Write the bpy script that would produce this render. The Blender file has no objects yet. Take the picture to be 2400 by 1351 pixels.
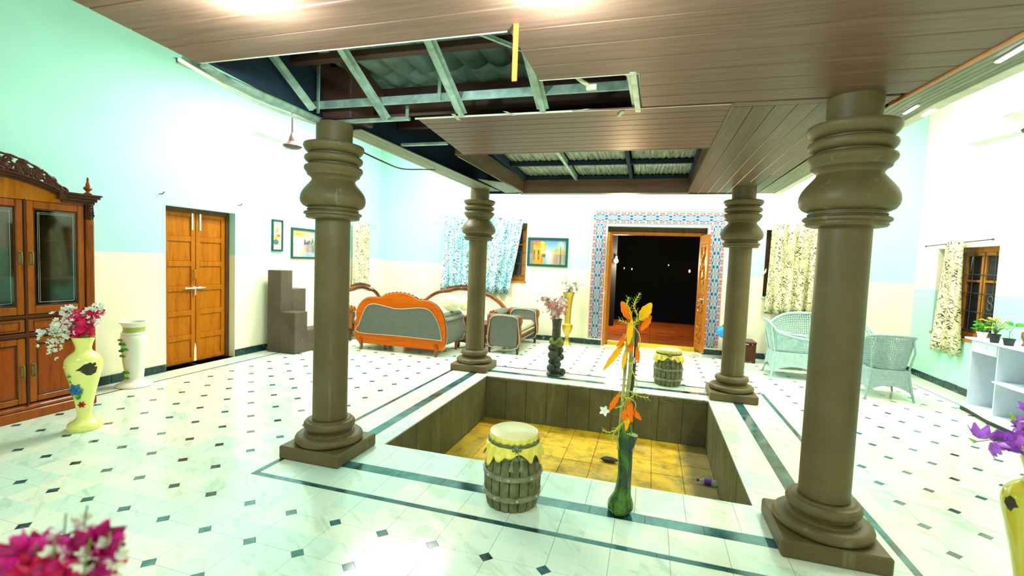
import bpy, math, random
from math import sin, cos, pi, radians as R
from mathutils import Matrix, Vector
random.seed(7)
scene = bpy.context.scene
COL = scene.collection

# ------------------------------------------------------------------ camera
F_PX, YAW, PITCH, ROLL, EYE = 1101.843, -0.285699, 0.0592859, 0.039549, 1.66
cy, sy = cos(YAW), sin(YAW)
fw = Vector((sy*cos(PITCH), cy*cos(PITCH), -sin(PITCH)))
rt = Vector((cy, -sy, 0)); up = rt.cross(fw)
RIGHT = cos(ROLL)*rt + sin(ROLL)*up
UP = -sin(ROLL)*rt + cos(ROLL)*up
CAM = Vector((0, 0, EYE))
cam_data = bpy.data.cameras.new('camera')
cam = bpy.data.objects.new('camera', cam_data); COL.objects.link(cam)
cam.matrix_world = Matrix.Translation(CAM) @ Matrix((RIGHT, UP, -fw)).transposed().to_4x4()
cam_data.sensor_width = 36.0
cam_data.lens = 36.0*F_PX/2400.0
cam_data.clip_start = 0.02
cam_data.dof.use_dof = True
cam_data.dof.focus_distance = 4.6
cam_data.dof.aperture_fstop = 1.8
scene.camera = cam

# ------------------------------------------------------------------ world, exposure, large lights
scene.view_settings.view_transform = 'Standard'
scene.view_settings.look = 'None'
scene.view_settings.gamma = 1.0
scene.view_settings.exposure = 0.22
scene.view_settings.use_curve_mapping = False
world = bpy.data.worlds.new('night_sky'); scene.world = world
world.use_nodes = True
wb = world.node_tree.nodes['Background']
wb.inputs[0].default_value = (0.010, 0.016, 0.030, 1)
wb.inputs[1].default_value = 0.35

def area(name, loc, size, energy, color=(1, 1, 1), rot=(0, 0, 0)):
    l = bpy.data.lights.new(name, 'AREA'); l.shape = 'RECTANGLE'
    l.size, l.size_y = size; l.energy = energy; l.color = color
    o = bpy.data.objects.new(name, l); COL.objects.link(o)
    o.location = loc; o.rotation_euler = rot
    return o
# unseen area lights: aisle ones inferred from bright walls, near two added fill
area('unseen_area_light', (-4.4, 6.3, 4.1), (0.8, 2.4), 205, (0.97, 1.0, 0.95))
area('unseen_area_light', (-2.6, 8.3, 4.5), (3.4, 0.7), 190, (0.99, 1.0, 0.93))
area('unseen_area_light', (1.4, 8.3, 4.7), (3.4, 0.7), 190, (1.0, 1.0, 0.90))
area('unseen_area_light', (2.9, 5.6, 4.7), (0.8, 2.6), 165, (0.98, 1.0, 0.92))
area('unseen_area_light', (-3.6, -0.6, 4.7), (1.6, 1.2), 42, (0.85, 1.0, 0.94))  # added fill over the near left floor and vase
area('unseen_area_light', (1.6, -1.4, 4.6), (2.4, 0.8), 150, (0.98, 1.0, 0.95))  # added fill from behind the camera, no known fixture

# ------------------------------------------------------------------ helpers
def ray(x, y):
    return (RIGHT*((x-1200)/F_PX) - UP*((y-675.5)/F_PX) + fw)
def at(x, y, ax, val):
    d = ray(x, y); k = 'xyz'.index(ax)
    return CAM + d*((val-CAM[k])/d[k])

def tag(o, label=None, cat=None, group=None, kind=None):
    if label: o['label'] = label
    if cat: o['category'] = cat
    if group: o['group'] = group
    if kind: o['kind'] = kind
    return o
def thing(name, label, cat, loc=(0, 0, 0), rz=0.0, group=None, kind=None):
    o = bpy.data.objects.new(name, None); COL.objects.link(o)
    o.empty_display_size = 0.1
    o.location = loc; o.rotation_euler = (0, 0, rz)
    return tag(o, label, cat, group, kind)
def wmat(o):
    m = Matrix.LocRotScale(Vector(o.location), o.rotation_euler, Vector(o.scale))
    return (wmat(o.parent) @ m) if o.parent else m
def dup(root, loc=None, rz=None, label=None, group=None, cat=None, parent=None, scale=None):
    c = root.copy(); COL.objects.link(c); c.parent = parent
    if loc is not None: c.location = loc
    if rz is not None: c.rotation_euler = (0, 0, rz) if not isinstance(rz, (tuple, list)) else rz
    if scale: c.scale = (scale,)*3
    if label: c['label'] = label
    if group: c['group'] = group
    if cat: c['category'] = cat
    for ch in list(root.children): dup(ch, parent=c)
    return c

class MB:
    def __init__(s): s.v = []; s.f = []; s.m = None; s.c = None
    def add(s, vs, fs):
        n = len(s.v)
        s.v += [(s.m @ Vector(p)) if s.m else Vector(p) for p in vs]
        s.f += [tuple(i+n for i in f) for f in fs]
        return s
    def box(s, x0, y0, z0, x1, y1, z1, b=0.0):
        if x0 > x1: x0, x1 = x1, x0
        if y0 > y1: y0, y1 = y1, y0
        if z0 > z1: z0, z1 = z1, z0
        if b <= 0:
            return s.add([(x, y, z) for z in (z0, z1) for y in (y0, y1) for x in (x0, x1)],
                         [(0, 2, 3, 1), (4, 5, 7, 6), (0, 1, 5, 4), (2, 6, 7, 3), (0, 4, 6, 2), (1, 3, 7, 5)])
        b = min(b, (x1-x0)/2.01, (y1-y0)/2.01, (z1-z0)/2.01)
        vs = []; X = (x0, x1); Y = (y0, y1); Z = (z0, z1)
        for k in (0, 1):
            for j in (0, 1):
                for i in (0, 1):
                    sx, sy_, sz = 1-2*i, 1-2*j, 1-2*k
                    vs += [(X[i], Y[j]+sy_*b, Z[k]+sz*b), (X[i]+sx*b, Y[j], Z[k]+sz*b), (X[i]+sx*b, Y[j]+sy_*b, Z[k])]
        I = lambda i, j, k, a: (k*4+j*2+i)*3+a
        fs = []
        for i in (0, 1): fs.append((I(i,0,0,0), I(i,1,0,0), I(i,1,1,0), I(i,0,1,0))[::(1 if i else -1)])
        for j in (0, 1): fs.append((I(0,j,0,1), I(1,j,0,1), I(1,j,1,1), I(0,j,1,1))[::(-1 if j else 1)])
        for k in (0, 1): fs.append((I(0,0,k,2), I(1,0,k,2), I(1,1,k,2), I(0,1,k,2))[::(1 if k else -1)])
        for j in (0, 1):
            for k in (0, 1): fs.append((I(0,j,k,1), I(1,j,k,1), I(1,j,k,2), I(0,j,k,2)))
        for i in (0, 1):
            for k in (0, 1): fs.append((I(i,0,k,0), I(i,1,k,0), I(i,1,k,2), I(i,0,k,2)))
        for i in (0, 1):
            for j in (0, 1): fs.append((I(i,j,0,0), I(i,j,1,0), I(i,j,1,1), I(i,j,0,1)))
        for i in (0, 1):
            for j in (0, 1):
                for k in (0, 1): fs.append((I(i,j,k,0), I(i,j,k,1), I(i,j,k,2)))
        return s.add(vs, fs)
    def lathe(s, prof, seg=32, c=(0, 0, 0), wob=None, a0=0.0, a1=2*pi):
        full = abs(a1-a0-2*pi) < 1e-6; n = seg if full else seg+1
        vs = []
        for (r, z) in prof:
            for i in range(n):
                a = a0+(a1-a0)*i/seg
                rr = r*(wob(a, z) if wob else 1)
                vs.append((c[0]+rr*cos(a), c[1]+rr*sin(a), c[2]+z))
        fs = []
        for j in range(len(prof)-1):
            for i in range(seg):
                k = (i+1) % n
                fs.append((j*n+i, j*n+k, (j+1)*n+k, (j+1)*n+i))
        if full and prof[0][0] > 1e-4: fs.append(tuple(range(n))[::-1])
        if full and prof[-1][0] > 1e-4: fs.append(tuple(range((len(prof)-1)*n, len(prof)*n)))
        return s.add(vs, fs)
    def tube(s, pts, r, seg=8, closed=False, cap=True, flat=1.0):
        P = [Vector(p) for p in pts]; n = len(P)
        rr = r if isinstance(r, (list, tuple)) else [r]*n
        vs = []; nrm = None
        for i in range(n):
            a = P[i-1] if (i or closed) else P[i]; b = P[(i+1) % n] if (i < n-1 or closed) else P[i]
            t = (b-a).normalized()
            if nrm is None:
                nrm = t.cross(Vector((0, 0, 1)))
                if nrm.length < 0.05: nrm = t.cross(Vector((0, 1, 0)))
            nrm = (nrm - t*nrm.dot(t)).normalized(); bn = t.cross(nrm)
            for k in range(seg):
                q = 2*pi*k/seg
                vs.append(P[i]+nrm*(cos(q)*rr[i])+bn*(sin(q)*rr[i]*flat))
        fs = []
        for i in range(n if closed else n-1):
            j = (i+1) % n
            for k in range(seg):
                l = (k+1) % seg
                fs.append((i*seg+k, i*seg+l, j*seg+l, j*seg+k))
        if not closed and cap:
            fs.append(tuple(range(seg))[::-1]); fs.append(tuple(range((n-1)*seg, n*seg)))
        return s.add(vs, fs)
    def prism(s, poly, ax, t0, t1, b=0.0):
        """extrude a 2-D outline along an axis: ax='y' -> poly holds (x,z); 'x' -> (y,z); 'z' -> (x,y)"""
        def m(p, t):
            return {'y': (p[0], t, p[1]), 'x': (t, p[0], p[1]), 'z': (p[0], p[1], t)}[ax]
        n = len(poly)
        if b <= 0:
            return s.add([m(p, t0) for p in poly]+[m(p, t1) for p in poly],
                         [tuple(range(n)), tuple(range(2*n-1, n-1, -1))]+[(i, n+i, n+(i+1) % n, (i+1) % n) for i in range(n)])
        area2 = sum(poly[i][0]*poly[(i+1) % n][1]-poly[(i+1) % n][0]*poly[i][1] for i in range(n))
        sg = 1 if area2 > 0 else -1
        ins = []
        for i in range(n):
            p0, p1, p2 = Vector(poly[i-1]), Vector(poly[i]), Vector(poly[(i+1) % n])
            d = ((p1-p0).normalized()+(p2-p1).normalized())
            d = d.normalized() if d.length > 1e-6 else Vector((1, 0))
            nn = Vector((-d[1], d[0]))*sg
            ins.append(p1+nn*b)
        tb = b if t1 > t0 else -b
        rings = [[m(p, t0) for p in ins], [m(p, t0+tb) for p in poly], [m(p, t1-tb) for p in poly], [m(p, t1) for p in ins]]
        fs = [tuple(range(n)), tuple(range(4*n-1, 3*n-1, -1))]
        for q in range(3):
            fs += [(q*n+i, (q+1)*n+i, (q+1)*n+(i+1) % n, q*n+(i+1) % n) for i in range(n)]
        return s.add(sum(rings, []), fs)
    def ball(s, c, r, seg=12, rings=8, sc=(1, 1, 1), jit=0.0):
        vs = []; rnd = random.Random(int(c[0]*1e4)+int(c[2]*1e3))
        for j in range(rings+1):
            th = pi*j/rings
            for i in range(seg):
                k = r*(1+jit*(rnd.random()-.5))
                vs.append((c[0]+k*sc[0]*sin(th)*cos(2*pi*i/seg), c[1]+k*sc[1]*sin(th)*sin(2*pi*i/seg), c[2]+k*sc[2]*cos(th)))
        fs = [(j*seg+i, (j+1)*seg+i, (j+1)*seg+(i+1) % seg, j*seg+(i+1) % seg) for j in range(rings) for i in range(seg)]
        return s.add(vs, fs)
    def grid(s, nx, ny, fn):
        vs = [fn(i/nx, j/ny) for j in range(ny+1) for i in range(nx+1)]
        fs = [(j*(nx+1)+i, j*(nx+1)+i+1, (j+1)*(nx+1)+i+1, (j+1)*(nx+1)+i) for j in range(ny) for i in range(nx)]
        return s.add(vs, fs)
    def mesh(s, name, mat, inv=None, smooth=35):
        me = bpy.data.meshes.new(name)
        vs = [inv @ p for p in s.v] if inv else s.v
        me.from_pydata([tuple(p) for p in vs], [], s.f)
        if s.c: 
            a = me.color_attributes.new('Col', 'FLOAT_COLOR', 'POINT')
            for i, c in enumerate(s.c): a.data[i].color = (*c, 1)
        me.materials.append(mat)
        import bmesh
        bm = bmesh.new(); bm.from_mesh(me); bmesh.ops.recalc_face_normals(bm, faces=bm.faces); bm.to_mesh(me); bm.free()
        if smooth:
            me.polygons.foreach_set('use_smooth', [True]*len(me.polygons))
            me.set_sharp_from_angle(angle=R(smooth))
        me.update()
        return me
    def build(s, name, mat, parent=None, label=None, smooth=35, kind=None, **kw):
        inv = wmat(parent).inverted() if parent else None
        o = bpy.data.objects.new(name, s.mesh(name, mat, inv, smooth)); COL.objects.link(o)
        o.parent = parent
        return tag(o, label, kind=kind, **kw)

def arc(cx, cz, r, a0, a1, n, rz=None):
    rz = rz or r
    return [(cx+r*cos(R(a0+(a1-a0)*i/n)), cz+rz*sin(R(a0+(a1-a0)*i/n))) for i in range(n+1)]
def smoothline(pts, n=6, closed=False):
    """Catmull-Rom through the given points"""
    P = [Vector(p) for p in pts]; out = []; m = len(P)
    for i in range(m if closed else m-1):
        g = (lambda k: P[k % m]) if closed else (lambda k: P[max(0, min(m-1, k))])
        p0, p1, p2, p3 = g(i-1), g(i), g(i+1), g(i+2)
        for k in range(n):
            t = k/n
            out.append(0.5*((2*p1)+(p2-p0)*t+(2*p0-5*p1+4*p2-p3)*t*t+(3*p1-p0-3*p2+p3)*t**3))
    if not closed: out.append(P[-1])
    return out

# ------------------------------------------------------------------ materials
class NT:
    def __init__(s, name):
        s.mat = bpy.data.materials.new(name); s.mat.use_nodes = True
        s.t = s.mat.node_tree; s.b = s.t.nodes['Principled BSDF']
    def n(s, ty, ins=None, **kw):
        nd = s.t.nodes.new(ty)
        for k, v in kw.items(): setattr(nd, k, v)
        for k, v in (ins or {}).items():
            if hasattr(v, 'bl_idname') or isinstance(v, bpy.types.NodeSocket): s.t.links.new(v, nd.inputs[k])
            else: nd.inputs[k].default_value = v
        return nd
    def link(s, a, b): s.t.links.new(a, b)
    def pos(s, obj=True):
        return s.n('ShaderNodeTexCoord').outputs['Object'] if obj else s.n('ShaderNodeNewGeometry').outputs['Position']
    def scale(s, vec, sc, rot=(0, 0, 0)):
        if any(rot): vec = s.n('ShaderNodeMapping', {'Vector': vec, 'Rotation': rot}).outputs[0]
        return s.n('ShaderNodeMapping', {'Vector': vec, 'Scale': sc}).outputs[0]
    def noise(s, vec, scale=5, detail=4, rough=.55, dist=0):
        return s.n('ShaderNodeTexNoise', {'Vector': vec, 'Scale': scale, 'Detail': detail, 'Roughness': rough, 'Distortion': dist}).outputs['Fac']
    def ramp(s, fac, stops, interp='LINEAR'):
        nd = s.n('ShaderNodeValToRGB', {'Fac': fac}); cr = nd.color_ramp; cr.interpolation = interp
        while len(cr.elements) > 1: cr.elements.remove(cr.elements[-1])
        for i, (p, c) in enumerate(stops):
            e = cr.elements[0] if i == 0 else cr.elements.new(p)
            e.position = p; e.color = (*c, 1) if len(c) == 3 else c
        return nd.outputs[0]
    def mix(s, f, a, b, mode='MIX'):
        nd = s.n('ShaderNodeMix', data_type='RGBA', blend_type=mode)
        for k, v in ((0, f), (6, a), (7, b)):
            if isinstance(v, bpy.types.NodeSocket): s.link(v, nd.inputs[k])
            else: nd.inputs[k].default_value = v if k == 0 else ((*v, 1) if len(v) == 3 else v)
        return nd.outputs[2]
    def math(s, op, a, b=0.0, c=0.0):
        nd = s.n('ShaderNodeMath', operation=op)
        for k, v in ((0, a), (1, b), (2, c)):
            if isinstance(v, bpy.types.NodeSocket): s.link(v, nd.inputs[k])
            else: nd.inputs[k].default_value = v
        return nd.outputs[0]
    def bump(s, h, strength=.2, dist=.01):
        nd = s.n('ShaderNodeBump', {'Height': h, 'Strength': strength, 'Distance': dist}); s.link(nd.outputs[0], s.b.inputs['Normal'])
    def out(s, color=None, rough=.5, spec=None, metal=0, **kw):
        if isinstance(color, bpy.types.NodeSocket): s.link(color, s.b.inputs['Base Color'])
        elif color: s.b.inputs['Base Color'].default_value = (*color, 1)
        if isinstance(rough, bpy.types.NodeSocket): s.link(rough, s.b.inputs['Roughness'])
        else: s.b.inputs['Roughness'].default_value = rough
        s.b.inputs['Metallic'].default_value = metal
        if spec is not None: s.b.inputs['Specular IOR Level'].default_value = spec
        for k, v in kw.items(): s.b.inputs[k].default_value = v
        return s.mat
M = {}
def plain(name, c, rough=.5, metal=0, spec=None, var=.12, sc=9, bump=.0, **kw):
    """a colour with mild mottling of its own"""
    t = NT(name); nz = t.noise(t.pos(), sc, 5)
    lo = tuple(x*(1-var) for x in c); hi = tuple(min(1, x*(1+var)) for x in c)
    col = t.ramp(nz, [(.3, lo), (.7, hi)])
    if bump: t.bump(nz, bump)
    M[name] = t.out(col, rough, spec, metal, **kw); return M[name]
def wood(name, dark, light, rough=.35, axis='z', sc=1.0, knots=True, coat=0.0):
    t = NT(name); p = t.pos()
    s_ = {'z': (9, 9, 1.0), 'x': (1.0, 9, 9), 'y': (9, 1.0, 9)}[axis]
    v = t.scale(p, tuple(q*sc for q in s_))
    a = t.noise(v, 2.2, 6, .6, .8); b = t.noise(t.scale(p, tuple(q*sc*5 for q in s_)), 3, 3)
    f = t.math('MULTIPLY_ADD', b, .35, t.math('MULTIPLY', a, .7))
    col = t.ramp(f, [(.32, dark), (.55, light), (.72, tuple(min(1, q*1.15) for q in light))])
    t.bump(f, .06)
    M[name] = t.out(col, rough, .15, **({'Coat Weight': coat} if coat else {})); return M[name]
def emis(name, c, e):
    t = NT(name); t.b.inputs['Emission Color'].default_value = (*c, 1); t.b.inputs['Emission Strength'].default_value = e
    M[name] = t.out(c, .5); return M[name]

MINT, CREAM = (.47, .86, .74), (.94, .90, .64)
def wallmat(name, lower, upper, zb):
    t = NT(name); p = t.pos(False)
    z = t.n('ShaderNodeSeparateXYZ', {0: p}).outputs[2]
    edge = t.math('GREATER_THAN', z, zb)
    n1 = t.noise(p, 1.3, 4); n2 = t.noise(p, 14, 5)
    base = t.mix(edge, lower, upper)
    v = t.ramp(n1, [(.3, (.93, .93, .93)), (.7, (1, 1, 1))])
    t.bump(n2, .05)
    M[name] = t.out(t.mix(1.0, base, v, 'MULTIPLY'), .55, .3)
wallmat('wall_left', CREAM, MINT, 1.57)
wallmat('wall_back', CREAM, MINT, 1.53)
wallmat('wall_right', (.48, .90, .68), (.93, .90, .66), 1.45)
plain('ceiling_white', (.85, .86, .80), .8, var=.04)
def marble():
    t = NT('marble'); p = t.pos(False)
    sep = t.n('ShaderNodeSeparateXYZ', {0: p})
    ix = t.math('FLOOR', t.math('DIVIDE', t.math('SUBTRACT', sep.outputs[0], X0-.5*PX), PX))
    iy = t.math('FLOOR', t.math('DIVIDE', t.math('SUBTRACT', sep.outputs[1], Y0-.5*PY), PY))
    cell = t.n('ShaderNodeCombineXYZ', {0: t.math('ADD', ix, .5), 1: t.math('ADD', iy, .5)}).outputs[0]
    wn = t.n('ShaderNodeTexWhiteNoise', {'Vector': cell}, noise_dimensions='3D')
    rnd = wn.outputs['Value']
    off = t.n('ShaderNodeVectorMath', {0: wn.outputs['Color'], 1: (40, 40, 40)}, operation='MULTIPLY').outputs[0]
    q = t.n('ShaderNodeVectorMath', {0: p, 1: off}, operation='ADD').outputs[0]
    veins = t.noise(t.scale(q, (1.2, 4.5, 1), (0, 0, .7)), 1.6, 7, .62, 1.1)
    clouds = t.noise(q, 1.7, 3)
    big = t.noise(p, .45, 2)
    base = t.ramp(t.math('ADD', t.math('MULTIPLY', rnd, .28), t.math('MULTIPLY', big, .72)),
                  [(.22, (.58, .80, .64)), (.44, (.66, .82, .66)), (.60, (.84, .86, .66)), (.80, (.88, .82, .60))])
    vein = t.ramp(veins, [(.32, (.62, .70, .60)), (.46, (1, 1, 1)), (.60, (1, 1, 1)), (.76, (.80, .78, .60))])
    c = t.mix(.85, base, vein, 'MULTIPLY')
    c = t.mix(t.math('MULTIPLY', clouds, .35), c, (.80, .90, .80))
    M['marble'] = t.out(c, t.math('MULTIPLY_ADD', veins, .12, .10), .45)
X0, Y0, PX, PY = -2.77, 2.08, .329, .325
marble()
def inlay():
    t = NT('dark_inlay'); p = t.pos(False)
    n = t.noise(p, 3.5, 5, .6, 1.0)
    M['dark_inlay'] = t.out(t.ramp(n, [(.38, (.008, .030, .034)), (.52, (.025, .115, .110)), (.68, (.06, .20, .19))]), .13, .75)
inlay()
def skirting():
    t = NT('skirting_marble'); p = t.pos(False)
    n = t.noise(p, 6, 6, .65, 2.0)
    M['skirting_marble'] = t.out(t.ramp(n, [(.3, (.004, .020, .022)), (.60, (.010, .05, .052)), (.69, (.30, .42, .38))]), .25)
skirting()
plain('grout', (.20, .22, .12), .8)
def concrete():
    t = NT('pit_concrete'); p = t.pos(False)
    n = t.noise(p, 2.2, 6, .6); st = t.noise(t.scale(p, (7, 7, .8)), 1.5, 4)
    c = t.ramp(n, [(.3, (.085, .082, .030)), (.6, (.15, .14, .060)), (.8, (.20, .18, .085))])
    c = t.mix(t.ramp(st, [(.58, (0, 0, 0)), (.72, (.5, .5, .5))]), c, (.26, .25, .13))
    t.bump(t.noise(p, 22, 6), .35)
    M['pit_concrete'] = t.out(c, .7)
concrete()
def pitfloor():
    t = NT('pit_floor_stone'); p = t.pos(False)
    n = t.noise(p, 1.5, 6, .6, .6); m = t.noise(p, 5.5, 6, .7)
    c = t.ramp(n, [(.30, (.60, .46, .10)), (.45, (.70, .40, .006)), (.58, (.74, .48, .025)), (.75, (.60, .22, .008))])
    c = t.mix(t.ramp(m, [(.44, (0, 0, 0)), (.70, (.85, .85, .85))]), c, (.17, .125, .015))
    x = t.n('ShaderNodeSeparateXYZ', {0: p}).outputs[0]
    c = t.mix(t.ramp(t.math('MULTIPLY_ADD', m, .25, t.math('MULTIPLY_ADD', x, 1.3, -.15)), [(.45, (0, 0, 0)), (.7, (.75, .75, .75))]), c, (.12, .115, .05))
    t.bump(m, .2)
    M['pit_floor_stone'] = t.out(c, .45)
pitfloor()
def pillarpaint():
    t = NT('pillar_paint'); p = t.pos(False)
    n = t.noise(p, 4, 5); s_ = t.noise(t.scale(p, (16, 16, .7)), 1.2, 5)
    c = t.ramp(n, [(.3, (.105, .071, .024)), (.7, (.145, .102, .038))])
    c = t.mix(t.ramp(s_, [(.63, (0, 0, 0)), (.70, (.55, .55, .55))]), c, (.21, .19, .09))
    t.bump(t.noise(p, 60, 3), .05)
    M['pillar_paint'] = t.out(c, .48, .35)
pillarpaint()
def plankmat(name, dark, light, axis):
    t = NT(name); p = t.pos(False)
    oi = t.n('ShaderNodeObjectInfo').outputs['Random']
    off = t.n('ShaderNodeCombineXYZ', {0: t.math('MULTIPLY', oi, 9), 2: t.math('MULTIPLY', oi, 31)}).outputs[0]
    q = t.n('ShaderNodeVectorMath', {0: p, 1: off}, operation='ADD').outputs[0]
    sc = (1.1, 26, 9) if axis == 'x' else (26, 1.1, 9)
    n = t.noise(t.scale(q, sc), 2.0, 6, .6, .5)
    c = t.ramp(n, [(.30, dark), (.60, light), (.8, tuple(x*1.25 for x in light))])
    c = t.mix(t.math('MULTIPLY', oi, .22), c, tuple(x*.6 for x in dark))
    M[name] = t.out(c, .42, .30)
plankmat('plank_x', (.135, .066, .040), (.205, .105, .068), 'x')
plankmat('plank_y', (.120, .074, .044), (.185, .118, .075), 'y')
plankmat('plank_grey', (.13, .14, .10), (.30, .30, .20), 'y')
plain('plank_edge', (.75, .70, .55), .5)
plain('orange_edge', (.60, .24, .08), .5)
plain('strip_orange', (.50, .10, .008), .5)
plain('galvanised', (.42, .55, .47), .42, .55, var=.3, sc=14)
plain('roof_timber', (.085, .032, .022), .6)
def sheet():
    t = NT('cement_sheet'); p = t.pos(False)
    n = t.noise(t.scale(p, (3, 1.2, 1)), 2.5, 7, .65, 1.0)
    M['cement_sheet'] = t.out(t.ramp(n, [(.3, (.12, .20, .18)), (.55, (.22, .34, .31)), (.75, (.34, .46, .42))]), .75)
    t = NT('translucent_sheet'); p = t.pos(False)
    n = t.noise(t.scale(p, (22, 1.4, 1)), 2.0, 5, .6)
    M['translucent_sheet'] = t.out(t.ramp(n, [(.35, (.10, .12, .09)), (.55, (.34, .38, .30)), (.7, (.62, .64, .5))]), .4)
sheet()
plain('dark_void', (.006, .022, .045), .9)
wood('door_orange', (.28, .066, .0), (.44, .130, .001), .55)
wood('carved_orange', (.27, .075, .005), (.42, .14, .012), .38)
wood('cabinet_wood', (.17, .032, .003), (.34, .080, .006), .30, coat=.15)
wood('cabinet_dark', (.045, .014, .006), (.085, .028, .012), .3)
wood('cabinet_panel', (.19, .030, .003), (.34, .062, .006), .3)
wood('sofa_orange', (.46, .070, .0), (.62, .115, .0), .5, axis='x', sc=.6)
wood('sofa_wood', (.13, .028, .006), (.30, .085, .012), .22, coat=.4)
wood('dark_carved', (.04, .02, .012), (.11, .04, .02), .35)
wood('window_wood', (.26, .09, .010), (.45, .17, .02), .4)
wood('window_dark', (.07, .03, .012), (.14, .06, .02), .45)
def fabric(name, c, c2=None, sc=260, rough=.9):
    t = NT(name); p = t.pos()
    w = t.n('ShaderNodeTexWave', {'Vector': p, 'Scale': sc/20, 'Distortion': 1.5, 'Detail': 2}, bands_direction='DIAGONAL').outputs['Fac']
    n = t.noise(p, 14, 5)
    f = t.math('MULTIPLY_ADD', n, .6, t.math('MULTIPLY', w, .4))
    M[name] = t.out(t.ramp(f, [(.3, tuple(x*.85 for x in c)), (.7, c2 or tuple(x*1.15 for x in c))]), rough, .2)
    t.bump(w, .15, .004)
fabric('sofa_grey', (.135, .142, .11), sc=900)
fabric('seat_beige', (.42, .40, .26), (.55, .52, .36))
def check():
    t = NT('diamond_fabric'); p = t.pos()
    k = t.scale(p, (60, 60, 42), (0, R(45), 0))
    c = t.n('ShaderNodeTexChecker', {'Vector': k, 'Scale': 1.0, 'Color1': (.80, .78, .62, 1), 'Color2': (.42, .42, .33, 1)}).outputs[0]
    M['diamond_fabric'] = t.out(c, .8, .2)
check()
plain('piping_cream', (.80, .75, .52), .7)
plain('piping_dark', (.03, .03, .025), .7)
plain('cushion_cream', (.90, .84, .52), .9, bump=.3)
def chippy():
    t = NT('step_brown'); p = t.pos(); n = t.noise(p, 4, 5); c = t.ramp(n, [(.3, (.065, .043, .024)), (.7, (.105, .072, .045))])
    f = t.ramp(t.noise(p, 13, 7, .75), [(.69, (0, 0, 0)), (.73, (1, 1, 1))]); M['step_brown'] = t.out(t.mix(f, c, (.45, .42, .32)), .6)
chippy()
plain('vase_cream', (.92, .86, .24), .22, var=.03, **{'Coat Weight': .5})
plain('vase_yellow', (.70, .58, .045), .18, var=.03, **{'Coat Weight': .6})
plain('vase_white', (.86, .86, .72), .3, var=.04)
plain('vase_green_rim', (.42, .50, .10), .4)
plain('chipped_clay', (.060, .042, .024), .9, var=.3, sc=30)
plain('paint_blue', (.01, .14, .34), .35, var=.5, sc=40)
plain('paint_green', (.03, .28, .03), .4, var=.4, sc=30)
plain('paint_red', (.45, .02, .01), .4, var=.4, sc=40)
plain('barrel_wood', (.145, .140, .055), .7, var=.5, sc=18, bump=.3)
plain('barrel_hoop', (.22, .22, .12), .55, var=.35, sc=25, bump=.2)
plain('rivet', (.45, .50, .38), .4)
def drape():
    t = NT('drape_yellow'); p = t.pos(False)
    n = t.noise(p, 22, 3)
    M['drape_yellow'] = t.out(t.ramp(n, [(.3, (.78, .58, .03)), (.7, (.95, .80, .16))]), .3)
drape()
plain('barrel_top', (.82, .72, .36), .3, var=.10, sc=7)
plain('rope_green', (.16, .20, .07), .6, var=.3, sc=60)
def bamboo():
    t = NT('bamboo_green'); p = t.pos()
    n = t.noise(t.scale(p, (6, 6, 2.6), (0, .35, 0)), 2.2, 6, .65, .9)
    M['bamboo_green'] = t.out(t.ramp(n, [(.34, (.008, .028, .026)), (.45, (.020, .060, .010)), (.56, (.050, .145, .004)), (.70, (.11, .22, .008)), (.82, (.26, .33, .08))]), .22)
bamboo()
plain('bamboo_stick', (.36, .34, .10), .4, var=.4, sc=12)
plain('stick_dark', (.07, .05, .03), .5, var=.4, sc=12)
def leafmat(name, a, b, sc=30):
    t = NT(name); p = t.pos()
    w = t.n('ShaderNodeTexWave', {'Vector': p, 'Scale': sc, 'Distortion': 3.0, 'Detail': 2}).outputs['Fac']
    M[name] = t.out(t.ramp(w, [(.2, a), (.7, b)]), .6, .1)
leafmat('leaf_orange', (.92, .10, .002), (.98, .26, .004))
leafmat('leaf_yellow', (.98, .34, .004), (1, .56, .01))
leafmat('leaf_green', (.02, .25, .01), (.06, .42, .03))
leafmat('leaf_lime', (.28, .55, .02), (.50, .68, .06))
plain('vine_yellow', (.60, .62, .02), .4)
plain('stem_green', (.14, .26, .03), .5)
plain('petal_white', (.90, .90, .78), .6, var=.05)
plain('petal_pink', (.90, .016, .13), .5, var=.25, sc=40)
plain('petal_magenta', (.66, .012, .24), .5, var=.6, sc=30)
plain('petal_rose', (.82, .36, .38), .6, var=.25, sc=30)
plain('petal_purple', (.52, .13, .82), .45, var=.35, sc=35)
plain('petal_peach', (.85, .45, .38), .5)
plain('stone_grey', (.065, .068, .045), .75, var=.4, sc=22, bump=.5)
plain('stone_moss', (.17, .20, .05), .75, var=.4, sc=22, bump=.4)
plain('brass', (.55, .38, .035), .32, .6, var=.12)
plain('steel', (.70, .74, .72), .3, .8)
plain('iron', (.10, .10, .09), .5, .5)
plain('wicker', (.42, .60, .57), .5, var=.15, sc=30)
plain('wicker_grey', (.29, .41, .395), .5, var=.15, sc=30)
plain('laminate_white', (.72, .80, .88), .35, var=.03)
plain('black_base', (.02, .02, .02), .4)
plain('pot_black', (.02, .03, .03), .5)
plain('pot_white', (.85, .88, .85), .4)
plain('terracotta', (.42, .16, .08), .6, var=.3, sc=25, bump=.3)
plain('frame_teal', (.008, .060, .055), .35)
plain('fan_brown', (.16, .08, .08), .35)
plain('fan_dark', (.09, .03, .02), .35)
plain('fan_blade', (.88, .92, .90), .35)
plain('bag_blue', (.005, .30, .85), .45, var=.25, sc=9)
plain('bag_black', (.01, .015, .02), .6)
plain('bottle_label', (.10, .03, .36), .4)
plain('bottle_cap', (.10, .02, .30), .4)
plain('cloth_dark', (.02, .02, .018), .7)
plain('tape_cream', (.62, .62, .40), .8)
plain('old_brass', (.22, .15, .045), .45, .5)
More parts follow.
